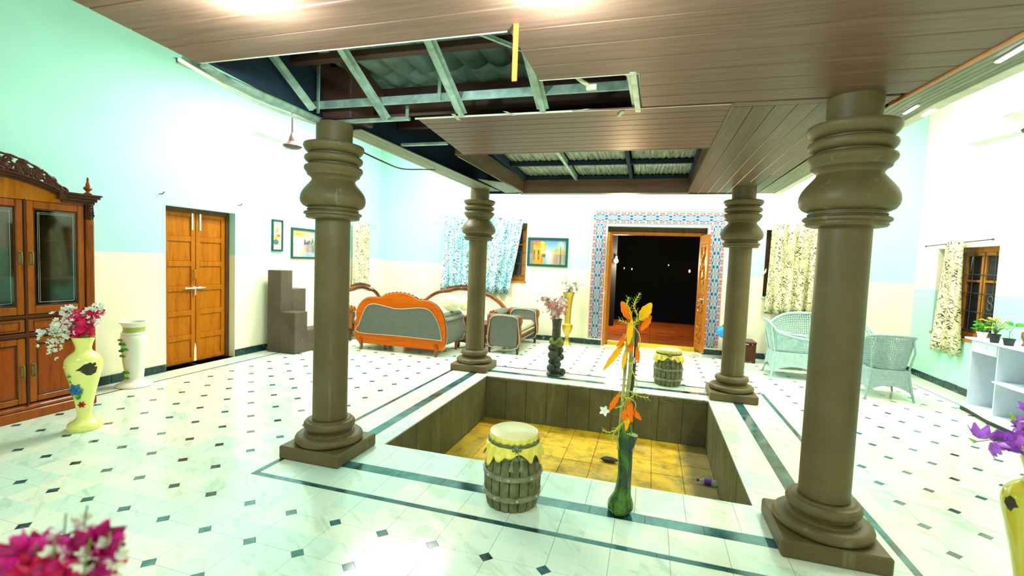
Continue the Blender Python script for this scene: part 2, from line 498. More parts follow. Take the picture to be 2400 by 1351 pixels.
plain('cable_dark', (.05, .03, .02), .5)
plain('threshold_yellow', (.70, .52, .02), .45)
plain('porch_dark', (.06, .03, .035), .8)
plain('plaster_cream', (.90, .86, .58), .6, var=.04)
plain('plaster_mint', (.40, .80, .62), .6, var=.04)
def glassmat(name, c, rough, alpha):
    t = NT(name); M[name] = t.out(c, rough, .8, **{'Alpha': alpha}); t.mat.blend_method = 'BLEND' if hasattr(t.mat, 'blend_method') else 'OPAQUE'
def cabinet_glass():
    t = NT('cabinet_glass'); M['cabinet_glass'] = t.out((.35, .42, .36), .04, 1.0, **{'Transmission Weight': 1.0, 'IOR': 1.6})
cabinet_glass()
t_ = NT('bottle_plastic'); M['bottle_plastic'] = t_.out((.80, .85, .95), .08, .6, **{'Transmission Weight': .85, 'IOR': 1.3})
plain('deep_night', (.004, .006, .012), 1.0)
t_ = NT('window_glass'); M['window_glass'] = t_.out((.03, .035, .04), .06, .8)
def porchfloor():
    t = NT('porch_tiles'); p = t.pos(False)
    n = t.noise(t.scale(p, (.8, 3, 1)), 2.2, 6, .65, .8)
    M['porch_tiles'] = t.out(t.ramp(n, [(.35, (.20, .05, .01)), (.6, (.44, .11, .02))]), .25)
porchfloor()
def curtain_mat(name, base, fold, dash, dash2):
    t = NT(name); uv = t.n('ShaderNodeAttribute', attribute_name='cloth').outputs['Vector']
    m = None
    for k, (ang, sc, thr, off) in enumerate(((.6, (6.5, 27, 1), .19, 0), (-.6, (6.5, 27, 1), .19, 5), (1.2, (7, 30, 1), .17, 9))):
        q = t.n('ShaderNodeMapping', {'Vector': uv, 'Rotation': (0, 0, ang)}).outputs[0]
        q = t.n('ShaderNodeMapping', {'Vector': q, 'Scale': sc, 'Location': (off, off*2.3, 0)}).outputs[0]
        d = t.n('ShaderNodeTexVoronoi', {'Vector': q, 'Scale': 1.0, 'Randomness': .8}, voronoi_dimensions='2D').outputs['Distance']
        e = t.math('LESS_THAN', d, thr)
        m = e if m is None else t.math('MAXIMUM', m, e)
    base = t.mix(t.ramp(t.noise(t.scale(uv, (4.2, .35, 1)), 2.0, 3), [(.47, (0, 0, 0)), (.60, (1, 1, 1))]), base, fold)  # vertical bands: fold shading put into the cloth colour, doubling as leafy stems
    n = t.noise(uv, 6, 2)
    dcol = t.ramp(n, [(.42, dash), (.58, dash2)])
    c = t.mix(m, base, dcol)
    M[name] = t.out(c, .85, .15)
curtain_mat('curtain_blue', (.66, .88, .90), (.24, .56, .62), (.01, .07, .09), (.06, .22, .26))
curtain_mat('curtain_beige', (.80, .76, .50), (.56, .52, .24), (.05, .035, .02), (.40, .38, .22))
def printmat():
    t = NT('print'); a = t.n('ShaderNodeVertexColor', layer_name='Col').outputs[0]
    M['print'] = t.out(t.mix(1.0, a, (.62, .62, .62), 'MULTIPLY'), .35)
printmat()
# ================================================================== THE SETTING
XL, XR, YB, YF, ZT = -6.10, 4.33, 9.65, -3.0, 5.0
PITX0, PITX1, PITY0, PITY1, PITZ = -2.165, .775, 3.58, 6.27, -.60

def cells(x0, x1, y0, y1, holes):
    """split a rectangle (u,v) into boxes around rectangular holes"""
    us = sorted({x0, x1, *[h[0] for h in holes], *[h[1] for h in holes]})
    vs = sorted({y0, y1, *[h[2] for h in holes], *[h[3] for h in holes]})
    out = []
    for a, b in zip(us, us[1:]):
        for c, d in zip(vs, vs[1:]):
            mu, mv = (a+b)/2, (c+d)/2
            if not any(h[0] < mu < h[1] and h[2] < mv < h[3] for h in holes): out.append((a, b, c, d))
    return out

# floor slab
fl = MB()
for a, b, c, d in cells(XL-.3, XR+.3, YF, YB+.3, [(PITX0-.02, PITX1+.02, PITY0-.02, PITY1+.02)]):
    fl.box(a, c, -.14, b, d, -.006)
floor = fl.build('floor', M['grout'], smooth=0, kind='structure', label='pale mint and cream marble floor with small dark diamond inlays')

# octagonal tiles + diamonds
DH = .042     # half diagonal of the diamonds
CX0, CX1, CY0, CY1 = -2.77, 1.54, 2.73, 6.93     # outer line round the courtyard
LX0, LX1 = -5.74, 3.95; LY1 = 9.33
def octa(mb, x, y, cut=(1, 1, 1, 1), x0=None, x1=None, y0=None, y1=None):
    g = .0011
    x0 = x-PX/2 if x0 is None else x0; x1 = x+PX/2 if x1 is None else x1
    y0 = y-PY/2 if y0 is None else y0; y1 = y+PY/2 if y1 is None else y1
    x0 += g; x1 -= g; y0 += g; y1 -= g; D = DH
    poly = []
    for k, (cx_, cy_, a, b) in enumerate(((x0, y0, (0, D), (D, 0)), (x1, y0, (-D, 0), (0, D)), (x1, y1, (0, -D), (-D, 0)), (x0, y1, (D, 0), (0, -D)))):
        if cut[k]: poly += [(cx_+a[0], cy_+a[1]), (cx_+b[0], cy_+b[1])]
        else: poly.append((cx_, cy_))
    mb.prism(poly, 'z', -.012, 0)
def inframe(x, y):
    v = Vector((x, y, 0))-CAM; dz = v.dot(fw)
    if dz < .3: return False
    u, w_ = 1200+F_PX*v.dot(RIGHT)/dz, 675.5-F_PX*v.dot(UP)/dz
    return -60 < u < 2460 and w_ < 1420
tiles = []
nx0 = math.floor((LX0-X0)/PX); nx1 = math.ceil((LX1-X0)/PX)
ny0 = math.floor((-1.5-Y0)/PY); ny1 = math.ceil((LY1-Y0)/PY)
incourt = lambda x, y: CX0-.01 < x < CX1+.01 and CY0-.01 < y < CY1+.01
corners = []
for i in range(nx0, nx1+1):
    for j in range(ny0, ny1+1):
        x = X0+(i+.5)*PX; y = Y0+(j+.5)*PY      # tile centre; corners sit on the grid
        x0, x1, y0, y1 = x-PX/2, x+PX/2, y-PY/2, y+PY/2
        if x1 <= LX0+.02 or x0 >= LX1-.02 or y0 >= LY1-.02: continue
        x0 = max(x0, LX0); x1 = min(x1, LX1); y1 = min(y1, LY1)
        # clip at the courtyard border
        if x1 > CX0 and x0 < CX1 and y1 > CY0 and y0 < CY1:
            ox0 = x0
            if x0 < CX1 < x1:
                if y0 < CY1 < y1: tiles.append((x, y, x0, CX1, CY1, y1, (0, 0, 0, 0)))
                x0 = CX1
            elif x0 < CX0-.02 < x1: x1 = CX0
            elif y0 < CY0-.02 < y1: y1 = CY0
            elif y0 < CY1 < y1: y0 = CY1
            else: continue
            if x1-x0 < .02 or y1-y0 < .02: continue
        cut = []
        for (cx_, cy_) in ((x0, y0), (x1, y0), (x1, y1), (x0, y1)):
            gx, gy = (cx_-X0)/PX, (cy_-Y0)/PY
            on = abs(gx-round(gx)) < .01 and abs(gy-round(gy)) < .01
            inner = on and not incourt(cx_, cy_) and LX0+.06 < cx_ < LX1-.06 and cy_ < LY1-.06
            cut.append(1 if inner else 0)
            if inner: corners.append((round(cx_, 4), round(cy_, 4)))
        tiles.append((x, y, x0, x1, y0, y1, tuple(cut)))
dist = lambda x, y: (x*x+y*y)
tiles.sort(key=lambda t: (0 if inframe(t[0], t[1]) else 1, dist(t[0], t[1])))
cache = {}
rest = MB()
for n, (x, y, x0, x1, y0, y1, cut) in enumerate(tiles):
    if n < 290 and inframe(x, y):
        key = (round(x0-x, 3), round(x1-x, 3), round(y0-y, 3), round(y1-y, 3), cut)
        if key not in cache:
            mb = MB(); octa(mb, 0, 0, cut, x0-x, x1-x, y0-y, y1-y)
            cache[key] = mb.mesh('tile', M['marble'], None, 0)
        o = bpy.data.objects.new('tile', cache[key]); COL.objects.link(o)
        o.parent = floor; o.location = (x, y, 0)
    else: octa(rest, x, y, cut, x0, x1, y0, y1)
rest.build('tiles', M['marble'], floor, smooth=0, kind='stuff')
corners = sorted(set(corners), key=lambda c: (0 if inframe(*c) else 1, dist(*c)))
dm = MB(); D = DH-.0016
dm.prism([(D, 0), (0, D), (-D, 0), (0, -D)], 'z', -.012, -.0002)
dmesh = dm.mesh('diamond_inlay', M['dark_inlay'], None, 0)
rest = MB()
for n, (x, y) in enumerate(corners):
    if n < 290 and inframe(x, y):
        o = bpy.data.objects.new('diamond_inlay', dmesh); COL.objects.link(o); o.parent = floor; o.location = (x, y, 0)
    else: rest.prism([(x+D, y), (x, y+D), (x-D, y), (x, y-D)], 'z', -.012, -.0002)
rest.build('diamond_inlays', M['dark_inlay'], floor, smooth=0, kind='stuff')

def slab(x0, x1, y0, y1, mat='marble', name='border_slab', z=0, g=.0013):
    MB().box(x0+g, y0+g, -.012, x1-g, y1-g, z).build(name, M[mat], floor, smooth=0)
def ring(x0, x1, y0, y1, w, pitch, mat, name, z=0, ph=.0, wy=None):
    """a rectangular ring of slabs of width w just inside the outline"""
    wy = wy or w
    def run(a, b):
        s_ = [a]; k = math.floor((a-ph)/pitch)+1
        while ph+k*pitch < b-.06:
            if ph+k*pitch > a+.06: s_.append(ph+k*pitch)
            k += 1
        return list(zip(s_, s_[1:]+[b]))
    for a, b in run(x0, x1):
        slab(a, b, y0, y0+wy, mat, name, z); slab(a, b, y1-wy, y1, mat, name, z)
    for a, b in run(y0+wy, y1-wy):
        slab(x0, x0+w, a, b, mat, name, z); slab(x1-w, x1, a, b, mat, name, z)
ring(CX0, CX1, CY0, CY1, .045, .37, 'dark_inlay', 'dark_strip', -.0002, .12)
IX0, IX1, IY0, IY1 = -2.455, 1.175, 3.07, 6.62
def band(x0, x1, y0, y1, X0_, X1_, Y0_, Y1_, ph):
    """slabs between outline (x0..) and inner outline (X0_..)"""
    def run(a, b):
        s_ = [a]; k = math.floor((a-ph)/PX)+1
        while ph+k*PX < b-.06:
            if ph+k*PX > a+.06: s_.append(ph+k*PX)
            k += 1
        return list(zip(s_, s_[1:]+[b]))
    for a, b in run(x0, x1):
        slab(a, b, y0, Y0_); slab(a, b, Y1_, y1)
    for a, b in run(Y0_, Y1_):
        slab(x0, X0_, a, b); slab(X1_, x1, a, b)
band(CX0+.045, CX1-.045, CY0+.045, CY1-.045, IX0, IX1, IY0, IY1, X0)
ring(IX0, IX1, IY0, IY1, .108, .36, 'dark_inlay', 'dark_strip', -.0002, .05)
band(IX0+.108, IX1-.108, IY0+.108, IY1-.108, PITX0, PITX1, PITY0, PITY1, X0+.12)
# margin along the walls: thin dark line and plain slabs
for k in range(18):
    y = -1.5+k*.62
    if y > YB-.32: break
    slab(LX0-.022, LX0, y, min(y+.62, LY1+.02), 'dark_inlay', 'dark_strip', -.0002)
    slab(LX1, LX1+.022, y, min(y+.62, LY1+.02), 'dark_inlay', 'dark_strip', -.0002)
for k in range(16):
    x = LX0+k*.62
    if x < LX1: slab(x, min(x+.62, LX1), LY1, LY1+.02, 'dark_inlay', 'dark_strip', -.0002)
for k in range(19):
    y = -1.5+k*.6
    if y > YB: break
    slab(XL-.2, LX0-.022, y, min(y+.6, YB)); slab(LX1+.022, XR, y, min(y+.6, YB))
for k in range(18):
    x = LX0-.022+k*.6
    if x < LX1: slab(x, min(x+.6, LX1+.022), LY1+.02, YB)
MB().box(XL-.3, YF, -.012, XR+.3, -1.5, 0).build('plain_slab', M['marble'], floor, smooth=0)

# sunken pit
pit = thing('sunken_pit', None, None, kind='structure')
pit.name = 'floor_pit'
core = MB()
core.box(PITX0-.02, PITY0-.02, PITZ-.10, PITX1+.02, PITY1+.02, PITZ-.02)
for (a, b, c, d) in ((PITX0-.08, PITX0-.019, PITY0-.08, PITY1+.08), (PITX1+.019, PITX1+.08, PITY0-.08, PITY1+.08), (PITX0-.08, PITX1+.08, PITY0-.08, PITY0-.019), (PITX0-.08, PITX1+.08, PITY1+.019, PITY1+.08)):
    core.box(a, c, PITZ-.1, b, d, -.013)
core.build('pit_shell', M['grout'], pit, smooth=0)
rnd = random.Random(3)
n = 10; w = (PITX1-PITX0)/n
for k in range(n):
    a = PITX0+k*w; j = rnd.uniform(0, .004)
    MB().box(a+.002, PITY1-j, PITZ, a+w-.002, PITY1+.02, -.014, .004).build('wall_slab', M['pit_concrete'], pit, smooth=0)
    MB().box(a+.002, PITY0+j, PITZ, a+w-.002, PITY0-.02, -.014, .004).build('wall_slab', M['pit_concrete'], pit, smooth=0)
n = 9; w = (PITY1-PITY0)/n
for k in range(n):
    a = PITY0+k*w; j = rnd.uniform(0, .004)
    MB().box(PITX0+j, a+.002, PITZ, PITX0-.02, a+w-.002, -.014, .004).build('wall_slab', M['pit_concrete'], pit, smooth=0)
    MB().box(PITX1-j, a+.002, PITZ, PITX1+.02, a+w-.002, -.014, .004).build('wall_slab', M['pit_concrete'], pit, smooth=0)
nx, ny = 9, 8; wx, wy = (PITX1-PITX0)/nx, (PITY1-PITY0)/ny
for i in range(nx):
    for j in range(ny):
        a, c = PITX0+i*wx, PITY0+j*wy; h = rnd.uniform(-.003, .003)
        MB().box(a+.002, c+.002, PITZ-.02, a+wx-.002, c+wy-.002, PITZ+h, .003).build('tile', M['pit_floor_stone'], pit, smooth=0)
# broken plaster lump line under the far rim
mb = MB(); rnd = random.Random(5)
for k in range(70):
    x = rnd.uniform(-1.2, .75) if k < 55 else rnd.uniform(-2.1, -1.6)
    z = -.02-abs(rnd.gauss(0, .035)) if k < 40 else -.03
    mb.ball((x, PITY1-.002, z), rnd.uniform(.010, .028), 7, 5, (1.4, .35, .8), .4)
mb.build('crumbled_mortar', M['pit_concrete'], pit, kind='stuff')

# walls
def wall(name, ax, c0, c1, u0, u1, holes, mat, z1=ZT):
    mb = MB()
    for a, b, c, d in cells(u0, u1, -.14, z1, holes):
        if ax == 'x': mb.box(c0, a, c, c1, b, d)
        else: mb.box(a, c0, c, b, c1, d)
    return mb.build(name, M[mat], smooth=0, kind='structure')
DL = (4.63, 5.70, 0, 2.20)          # left door hole (y, z)
wl = wall('wall_left', 'x', XL-.26, XL, YF, YB+.26, [DL], 'wall_left')
DB = (-.88, 1.00, -.0, 2.42)        # back door hole (x, z)
W1 = (-4.25, -2.55, 1.22, 2.45); W2 = (2.00, 3.30, 1.17, 2.40)
wb_ = wall('wall_back', 'y', YB, YB+.30, XL, XR+.3, [DB, W1, W2], 'wall_back')
W3 = (7.68, 9.04, .80, 2.10)
wr = wall('wall_right', 'x', XR, XR+.26, YF, YB, [W3], 'wall_right')
MB().box(XL-.26, YF-.2, -.14, XR+.26, YF, ZT).build('wall_front', M['ceiling_white'], smooth=0, kind='structure')

# skirting tiles
def skirt(name, runs):
    root = thing(name, None, None, kind='structure')
    rnd = random.Random(9)
    for (ax, a, b, c, sgn) in runs:
        t = a
        while t < b-.03:
            e = min(b, t+rnd.choice((.30, .30, .27)))
            h = .105+rnd.uniform(-.006, .004)
            m = MB()
            if ax == 'x': m.box(c, t+.004, 0.0005, c+sgn*.014, e-.004, h, .002)
            else: m.box(t+.004, c, 0.0005, e-.004, c+sgn*.014, h, .002)
            m.build('tile', M['skirting_marble'], root, smooth=0)
            t = e
skirt('baseboard_left', [('x', -1.2, 4.63, XL, 1), ('x', 5.70, YB, XL, 1)])
skirt('baseboard_back', [('y', XL, -.90, YB, -1), ('y', 1.02, XR, YB, -1)])
skirt('baseboard_right', [('x', 1.0, YB, XR, -1)])

# ------------------------------------------------------------------ ceiling: low planked canopy over the courtyard
ceil = thing('ceiling', 'low brown planked canopy ceiling with a torn open strip', None, kind='structure')
ZC = 2.68; TH = .012
lx = lambda y: -2.60+(3.17-y)*.114 if y < 3.17 else -2.60      # left edge of the canopy
rx = lambda y: 1.31+(3.35-y)*.115                                # right edge
HY0, HY1, HXR, HXR2 = 2.06, 2.645, -.665, -.115                  # torn hole
def plankx(y0, y1, xa, xb, name='plank', mat='plank_x', z=ZC):
    a0, a1 = xa(y0), xa(y1); b0, b1 = xb(y0), xb(y1); g = .0028
    MB().prism([(a0, y0+g), (b0, y0+g), (b1, y1-g), (a1, y1-g)], 'z', z, z+TH, .0035).build(name, M[mat], ceil, smooth=0)
ys = [HY0-.19*k for k in range(13, 0, -1)]+[HY0, HY0+.195, HY0+.39, HY1, HY1+.185, HY1+.37, 3.20]
for a, b in zip(ys, ys[1:]):
    if b <= HY0+1e-6: left = lx
    elif b <= HY1+1e-6: left = lambda y: HXR
    else: left = lambda y: HXR2
    plankx(a, b, left, rx)
def strip(p, q, w, h, mat, name, z=ZC):
    """a small bar along p->q"""
    p, q = Vector((*p, z)), Vector((*q, z)); d = (q-p).normalized(); n_ = Vector((-d.y, d.x, 0))*w/2
    MB().add([p-n_, p+n_, q+n_, q-n_, p-n_+Vector((0, 0, h)), p+n_+Vector((0, 0, h)), q+n_+Vector((0, 0, h)), q-n_+Vector((0, 0, h))],
             [(0, 1, 2, 3), (4, 7, 6, 5), (0, 4, 5, 1), (1, 5, 6, 2), (2, 6, 7, 3), (3, 7, 4, 0)]).build(name, M[mat], ceil, smooth=0)
strip((lx(2.06)+.02, HY0+.003), (HXR-.01, HY0+.003), .006, .012, 'plank_edge', 'plank_lip', ZC-.001)
strip((HXR, HY1+.003), (HXR2-.01, HY1+.003), .006, .012, 'plank_edge', 'plank_lip', ZC-.001)
strip((-1.75, 3.215), (.43, 3.235), .006, .012, 'plank_edge', 'plank_lip', ZC-.001)
for a, b, l in ((-.41, HY0, lx), (HY0, HY1, lambda y: HXR), (HY1, 3.2, lambda y: HXR2)):
    MB().add([(l(a)+.01, a, ZC+.0045), (rx(a)-.01, a, ZC+.0045), (rx(b)-.01, b-.002, ZC+.0045), (l(b)+.01, b-.002, ZC+.0045)], [(0, 1, 2, 3)]).build('tongue_backing', M['orange_edge'], ceil, smooth=0)
# near band (fine planks) between the pillars
NB0, NB1 = 3.22, 4.36
n = 9
for k in range(n):
    a, b = NB0+(NB1-NB0)*k/n, NB0+(NB1-NB0)*(k+1)/n
    plankx(a, b, lambda y: -1.73-(y-3.22)*.095, lambda y: .425, mat='plank_x')
# right band, boards along y
n = 7; xa, xb = .435, 1.30
for k in range(n):
    a, b = xa+(xb-xa)*k/n, xa+(xb-xa)*(k+1)/n
    MB().prism([(a+.002, 3.30), (b-.002, 3.30), (b-.002, 7.05), (a+.002, 7.05)], 'z', ZC, ZC+TH, .0035).build('plank', M['plank_y'], ceil, smooth=0)
strip((.43, 3.24), (1.30, 3.26), .07, .05, 'plank_x', 'cross_trim', ZC-.004)
strip((.432, 3.22), (.432, 6.95), .016, .03, 'plank_y', 'cross_trim', ZC-.008)
# outer narrow strip on the right, its warm edge and the pale outermost board
n = 6
for k in range(n):
    f0, f1 = k/n, (k+1)/n
    poly = [(rx(-.4)+.02+.24*f0+.003, -.4), (rx(-.4)+.02+.24*f1-.001, -.4), (1.33+.22*f1-.001, 3.4), (1.31+.20*f1-.001, 7.05), (1.31+.20*f0+.001, 7.05), (1.33+.22*f0+.001, 3.4)]
    MB().prism(poly, 'z', ZC+.004, ZC+.014, .002).build('plank', M['plank_grey'], ceil, smooth=0)
MB().prism([(rx(-.4)-.002, -.4), (rx(-.4)+.02, -.4), (1.33, 3.4), (1.312, 3.4)], 'z', ZC-.01, ZC+.02).build('edge_trim', M['orange_edge'], ceil, smooth=0)
MB().prism([(rx(-.4)+.262, -.4), (rx(-.4)+.34, -.4), (1.63, 3.4), (1.58, 7.05), (1.512, 7.05), (1.552, 3.4)], 'z', ZC-.004, ZC+.016, .003).build('edge_trim', M['plank_edge'], ceil, smooth=0)
# left strip: narrow boards from the near pillar to the far one
n = 4
for k in range(n):
    f0, f1 = k/n, (k+1)/n
    poly = [(-2.57+.22*f0+.001, 3.42), (-2.57+.22*f1-.001, 3.42), (-2.57+.30*f1-.001, 6.0), (-2.57+.34*f1-.001, 6.75), (-2.57+.34*f0+.001, 6.75), (-2.57+.30*f0+.001, 6.0)]
    MB().prism(poly, 'z', ZC, ZC+.01, .002).build('plank', M['plank_grey'], ceil, smooth=0)
for k in range(5):
    a = -2.20+k*.06
    MB().prism([(a+.001, 5.75+k*.06), (a+.059, 5.81+k*.06), (a+.059, 6.92-.004*k*k), (a+.001, 6.92-.004*k*k)], 'z', ZC, ZC+.01, .002).build('plank', M['plank_grey'], ceil, smooth=0)
# fascias round the square opening
MB().prism([(-1.93, 4.42), (-1.91, 4.42), (-1.91, 6.95), (-1.93, 6.95)], 'z', ZC-.004, ZC+.20).build('fascia_board', M['plank_y'], ceil, smooth=0)
MB().box(-1.93, 6.92, ZC-.004, .50, 6.945, ZC+.21, .004).build('fascia_board', M['plank_x'], ceil, smooth=0)
MB().box(-1.93, 4.37, ZC+.0, .43, 4.385, ZC+.21).build('fascia_board', M['plank_x'], ceil, smooth=0)
MB().box(.445, 4.37, ZC+.013, .462, 6.95, ZC+.23).build('fascia_board', M['roof_timber'], ceil, smooth=0)
for k in range(2):
    MB().box(-2.0, 6.95+k*.085, ZC, 1.30, 7.03+k*.085, ZC+.01, .003).build('plank', M['plank_grey'], ceil, smooth=0)
# roof over it: timber, cement sheets, translucent sheets
def zroof(y): return 3.32-.10*(y-3.0)
MB().add([(-2.75, -.6, 3.70), (1.75, -.6, 3.70), (1.75, 7.2, 3.12), (-2.75, 7.2, 3.12), (-2.75, -.6, 3.75), (1.75, -.6, 3.75), (1.75, 7.2, 3.17), (-2.75, 7.2, 3.17)],
         [(0, 1, 2, 3), (4, 7, 6, 5), (0, 4, 5, 1), (1, 5, 6, 2), (2, 6, 7, 3), (3, 7, 4, 0)]).build('roof_deck', M['dark_void'], ceil, smooth=0)
MB().prism([(-2.18, -.6), (-2.14, -.6), (-2.56, 3.17), (-2.56, 7.2), (-2.60, 7.2), (-2.60, 3.17)], 'z', ZC+.03, 3.4).build('side_board', M['dark_void'], ceil, smooth=0)
MB().box(1.50, -.6, ZC+.03, 1.54, 7.2, 3.4).build('side_board', M['dark_void'], ceil, smooth=0)
MB().box(-2.62, 7.12, ZC+.02, 1.54, 7.16, 3.2).build('side_board', M['dark_void'], ceil, smooth=0)
MB().box(-2.62, -.62, ZC+.02, 1.8, -.58, 3.72).build('side_board', M['dark_void'], ceil, smooth=0)
def sheet_obj(x0, x1, y0, z0, y1, z1, waves, amp, mat, name='roof_sheet'):
    mb = MB(); nn = waves*8
    def top(u, v): return (x0+(x1-x0)*u, y0+(y1-y0)*v, z0+(z1-z0)*v-amp*abs(sin(pi*waves*u)))
    mb.grid(nn, 2, top)
    o = mb.build(name, M[mat], ceil)
    sd = o.modifiers.new('thick', 'SOLIDIFY'); sd.thickness = .010
for k in range(3):
    sheet_obj(-2.45+k*.80, -1.65+k*.80, 2.30, 3.16, 3.40, 3.14, 4, .040, 'cement_sheet')
    sheet_obj(-2.45+k*.80, -1.65+k*.80, 3.36, 3.165, 4.3, 3.12, 4, .040, 'cement_sheet')
for (y, z, h) in ((2.80, 2.985, .045), (3.62, 2.86, .22), (4.32, 2.95, .12)):
    MB().box(-2.55, y, z, 1.5, y+.07, z+h, .004).build('roof_beam', M['roof_timber'], ceil, smooth=0)
for x in (-2.56, -2.30):
    MB().add([(x, 2.3, 3.28), (x+.07, 2.3, 3.28), (x+.07, 3.55, 2.93), (x, 3.55, 2.93), (x, 2.3, 3.38), (x+.07, 2.3, 3.38), (x+.07, 3.55, 3.03), (x, 3.55, 3.03)],
             [(0, 1, 2, 3), (4, 7, 6, 5), (0, 4, 5, 1), (1, 5, 6, 2), (2, 6, 7, 3), (3, 7, 4, 0)]).build('roof_rafter', M['roof_timber'], ceil, smooth=0)
MB().box(-2.66, 3.2, 2.72, -2.30, 3.52, 3.12, .01).build('pillar_block', M['roof_timber'], ceil, smooth=0)
# lit sheets in a dark grid over the far opening
for i in range(3):
    for j in range(3):
        xa_ = -1.88+i*.78; ya_ = 4.45+j*.84
        mb = MB(); mb.grid(24, 1, lambda u, v: (xa_+.02+.73*u, ya_+.02+.78*v, 3.05-.045*(ya_+.8*v-4.45)+.008*sin(u*60)))
        mb.build('roof_sheet', M['translucent_sheet'], ceil).modifiers.new('t', 'SOLIDIFY').thickness = .006
for i in range(4):
    x = -1.90+i*.78
    MB().add([(x-.02, 4.4, 2.98), (x+.02, 4.4, 2.98), (x+.02, 6.94, 2.86), (x-.02, 6.94, 2.86), (x-.02, 4.4, 3.05), (x+.02, 4.4, 3.05), (x+.02, 6.94, 2.94), (x-.02, 6.94, 2.94)],
             [(0, 1, 2, 3), (4, 7, 6, 5), (0, 4, 5, 1), (1, 5, 6, 2), (2, 6, 7, 3), (3, 7, 4, 0)]).build('roof_frame', M['dark_void'] if i != 1 else M['galvanised'], ceil, smooth=0)
for j in range(4):
    y = 4.44+j*.83; z = 2.985-.045*(y-4.45)
    MB().box(-1.9, y-.025, z, .45, y+.025, z+.05).build('roof_frame', M['dark_void'], ceil, smooth=0)

# galvanised furring channels left hanging in the torn strip
def channel(p, q, w=.06, h=.022, mat='galvanised', name='metal_channel', upv=(0, 0, 1)):
    """hat profile bar from p to q"""
    p, q = Vector(p), Vector(q); d = (q-p).normalized(); s_ = d.cross(Vector(upv)).normalized(); u_ = s_.cross(d).normalized()
    prof = [(-w/2, 0), (-w*.30, 0), (-w*.22, -h), (w*.22, -h), (w*.30, 0), (w/2, 0), (w/2, .003), (w*.27, .003), (w*.19, -h+.003), (-w*.19, -h+.003), (-w*.27, .003), (-w/2, .003)]
    n_ = len(prof); vs = [e+s_*a+u_*b for e in (p, q) for a, b in prof]
    MB().add(vs, [(i, (i+1) % n_, n_+(i+1) % n_, n_+i) for i in range(n_)]+[tuple(range(n_))[::-1], tuple(range(n_, 2*n_))]).build(name, M[mat], ceil, smooth=0)
channel((-2.44, 2.35, 3.05), (-2.44, 2.94, 2.71), .075)
channel((-1.98, 2.25, 3.18), (-1.99, 3.20, 2.70), .085)
channel((-1.36, 2.25, 3.18), (-1.37, 3.20, 2.70), .085)
channel((-.77, 2.25, 3.15), (-.77, 3.20, 2.70), .085)
channel((-.15, 2.62, 2.70), (-.14, 3.30, 2.70), .075)
channel((-2.60, 2.05, 2.72), (-2.56, 3.15, 2.70), .09, .03)
MB().box(-2.66, 3.085, 2.755, -.17, 3.10, 2.815, .003).build('metal_channel', M['galvanised'], ceil, smooth=0)
MB().box(-2.46, 3.235, 2.69, -1.82, 3.275, 2.715, .003).build('metal_channel', M['galvanised'], ceil, smooth=0)
MB().box(-2.34, 4.03, 2.70, -1.86, 4.065, 2.725, .003).build('metal_channel', M['galvanised'], ceil, smooth=0)
for (x, y, z0, z1) in ((-2.50, 3.07, 2.72, 3.10), (-1.49, 3.07, 2.76, 3.12), (-.20, 3.07, 2.76, 2.92), (-1.84, 3.25, 2.70, 2.80)):
    MB().box(x-.013, y, z0, x+.013, y+.012, z1, .002).build('metal_hanger', M['galvanised'], ceil, smooth=0)
channel((-1.30, 2.5, 3.05), (-.75, 2.95, 2.95), .045, .014)
channel((-.35, 2.7, 2.83), (-.15, 3.05, 2.80), .045, .014)
# curved loose edge strip along the left of the tear, below it a warped board
pts = [at(*p, 'z', z) for p, z in (((420, 140), 2.67), ((500, 187), 2.655), ((575, 228), 2.65), ((650, 260), 2.655), ((738, 289), 2.67))]
mb = MB(); mb.tube(smoothline(pts, 6), .011, 8); mb.build('loose_edge_strip', M['plank_edge'], ceil, label='pale edge strip bowing down from the canopy')
pts = [at(*p, 'z', 2.70) for p in ((480, 155), (560, 205), (640, 243), (740, 277))]
mb = MB(); P = smoothline(pts, 6); mb.tube(P, .030, 8, flat=.5); mb.build('warped_edge_board', M['galvanised'], ceil)
# the peeled orange strip that dangles from the planks
mb = MB()
a_, b_ = at(1213, 0, 'z', 2.66), Vector((-.74, 2.25, 2.30))
top_ = Vector((-.60, 2.02, 2.675)); bot_ = top_+Vector((-.012, .02, -.24))
bot_ = at(1205, 190, 'y', 2.03); top_ = at(1213, -30, 'y', 2.0); top_.z = ZC
w_ = Vector((.011, 0, 0)); d_ = Vector((0, .004, 0))
mb.add([top_-w_, top_+w_, bot_+w_, bot_-w_, top_-w_+d_, top_+w_+d_, bot_+w_+d_, bot_-w_+d_], [(0, 1, 2, 3), (4, 7, 6, 5), (0, 4, 5, 1), (1, 5, 6, 2), (2, 6, 7, 3), (3, 7, 4, 0)])
mb.build('dangling_strip', M['strip_orange'], ceil, label='orange strip of board edging hanging down')
# scraps of tape on the torn edge
for (x, y), (dx, dy) in (((1068, 272), (14, 14)), ((1190, 266), (20, 9)), ((1355, 266), (28, -6)), ((1466, 266), (-10, 12))):
    p, q = at(x-6, y-4, 'z', ZC-.003), at(x-6+dx, y-4+dy, 'z', ZC-.006)
    n_ = Vector((0.012, .004, 0))
    MB().add([p-n_, p+n_, q+n_, q-n_, p-n_+Vector((0, 0, .002)), p+n_+Vector((0, 0, .002)), q+n_+Vector((0, 0, .002)), q-n_+Vector((0, 0, .002))],
             [(0, 1, 2, 3), (4, 7, 6, 5), (0, 4, 5, 1), (1, 5, 6, 2), (2, 6, 7, 3), (3, 7, 4, 0)]).build('tape_scrap', M['tape_cream'], ceil, smooth=0)
mb = MB(); mb.tube(smoothline([(-.52, 2.62, 2.74), (-.45, 2.72, 2.70), (-.40, 2.80, 2.69)], 6), .012, 7); mb.build('loose_cable', M['tape_cream'], ceil)
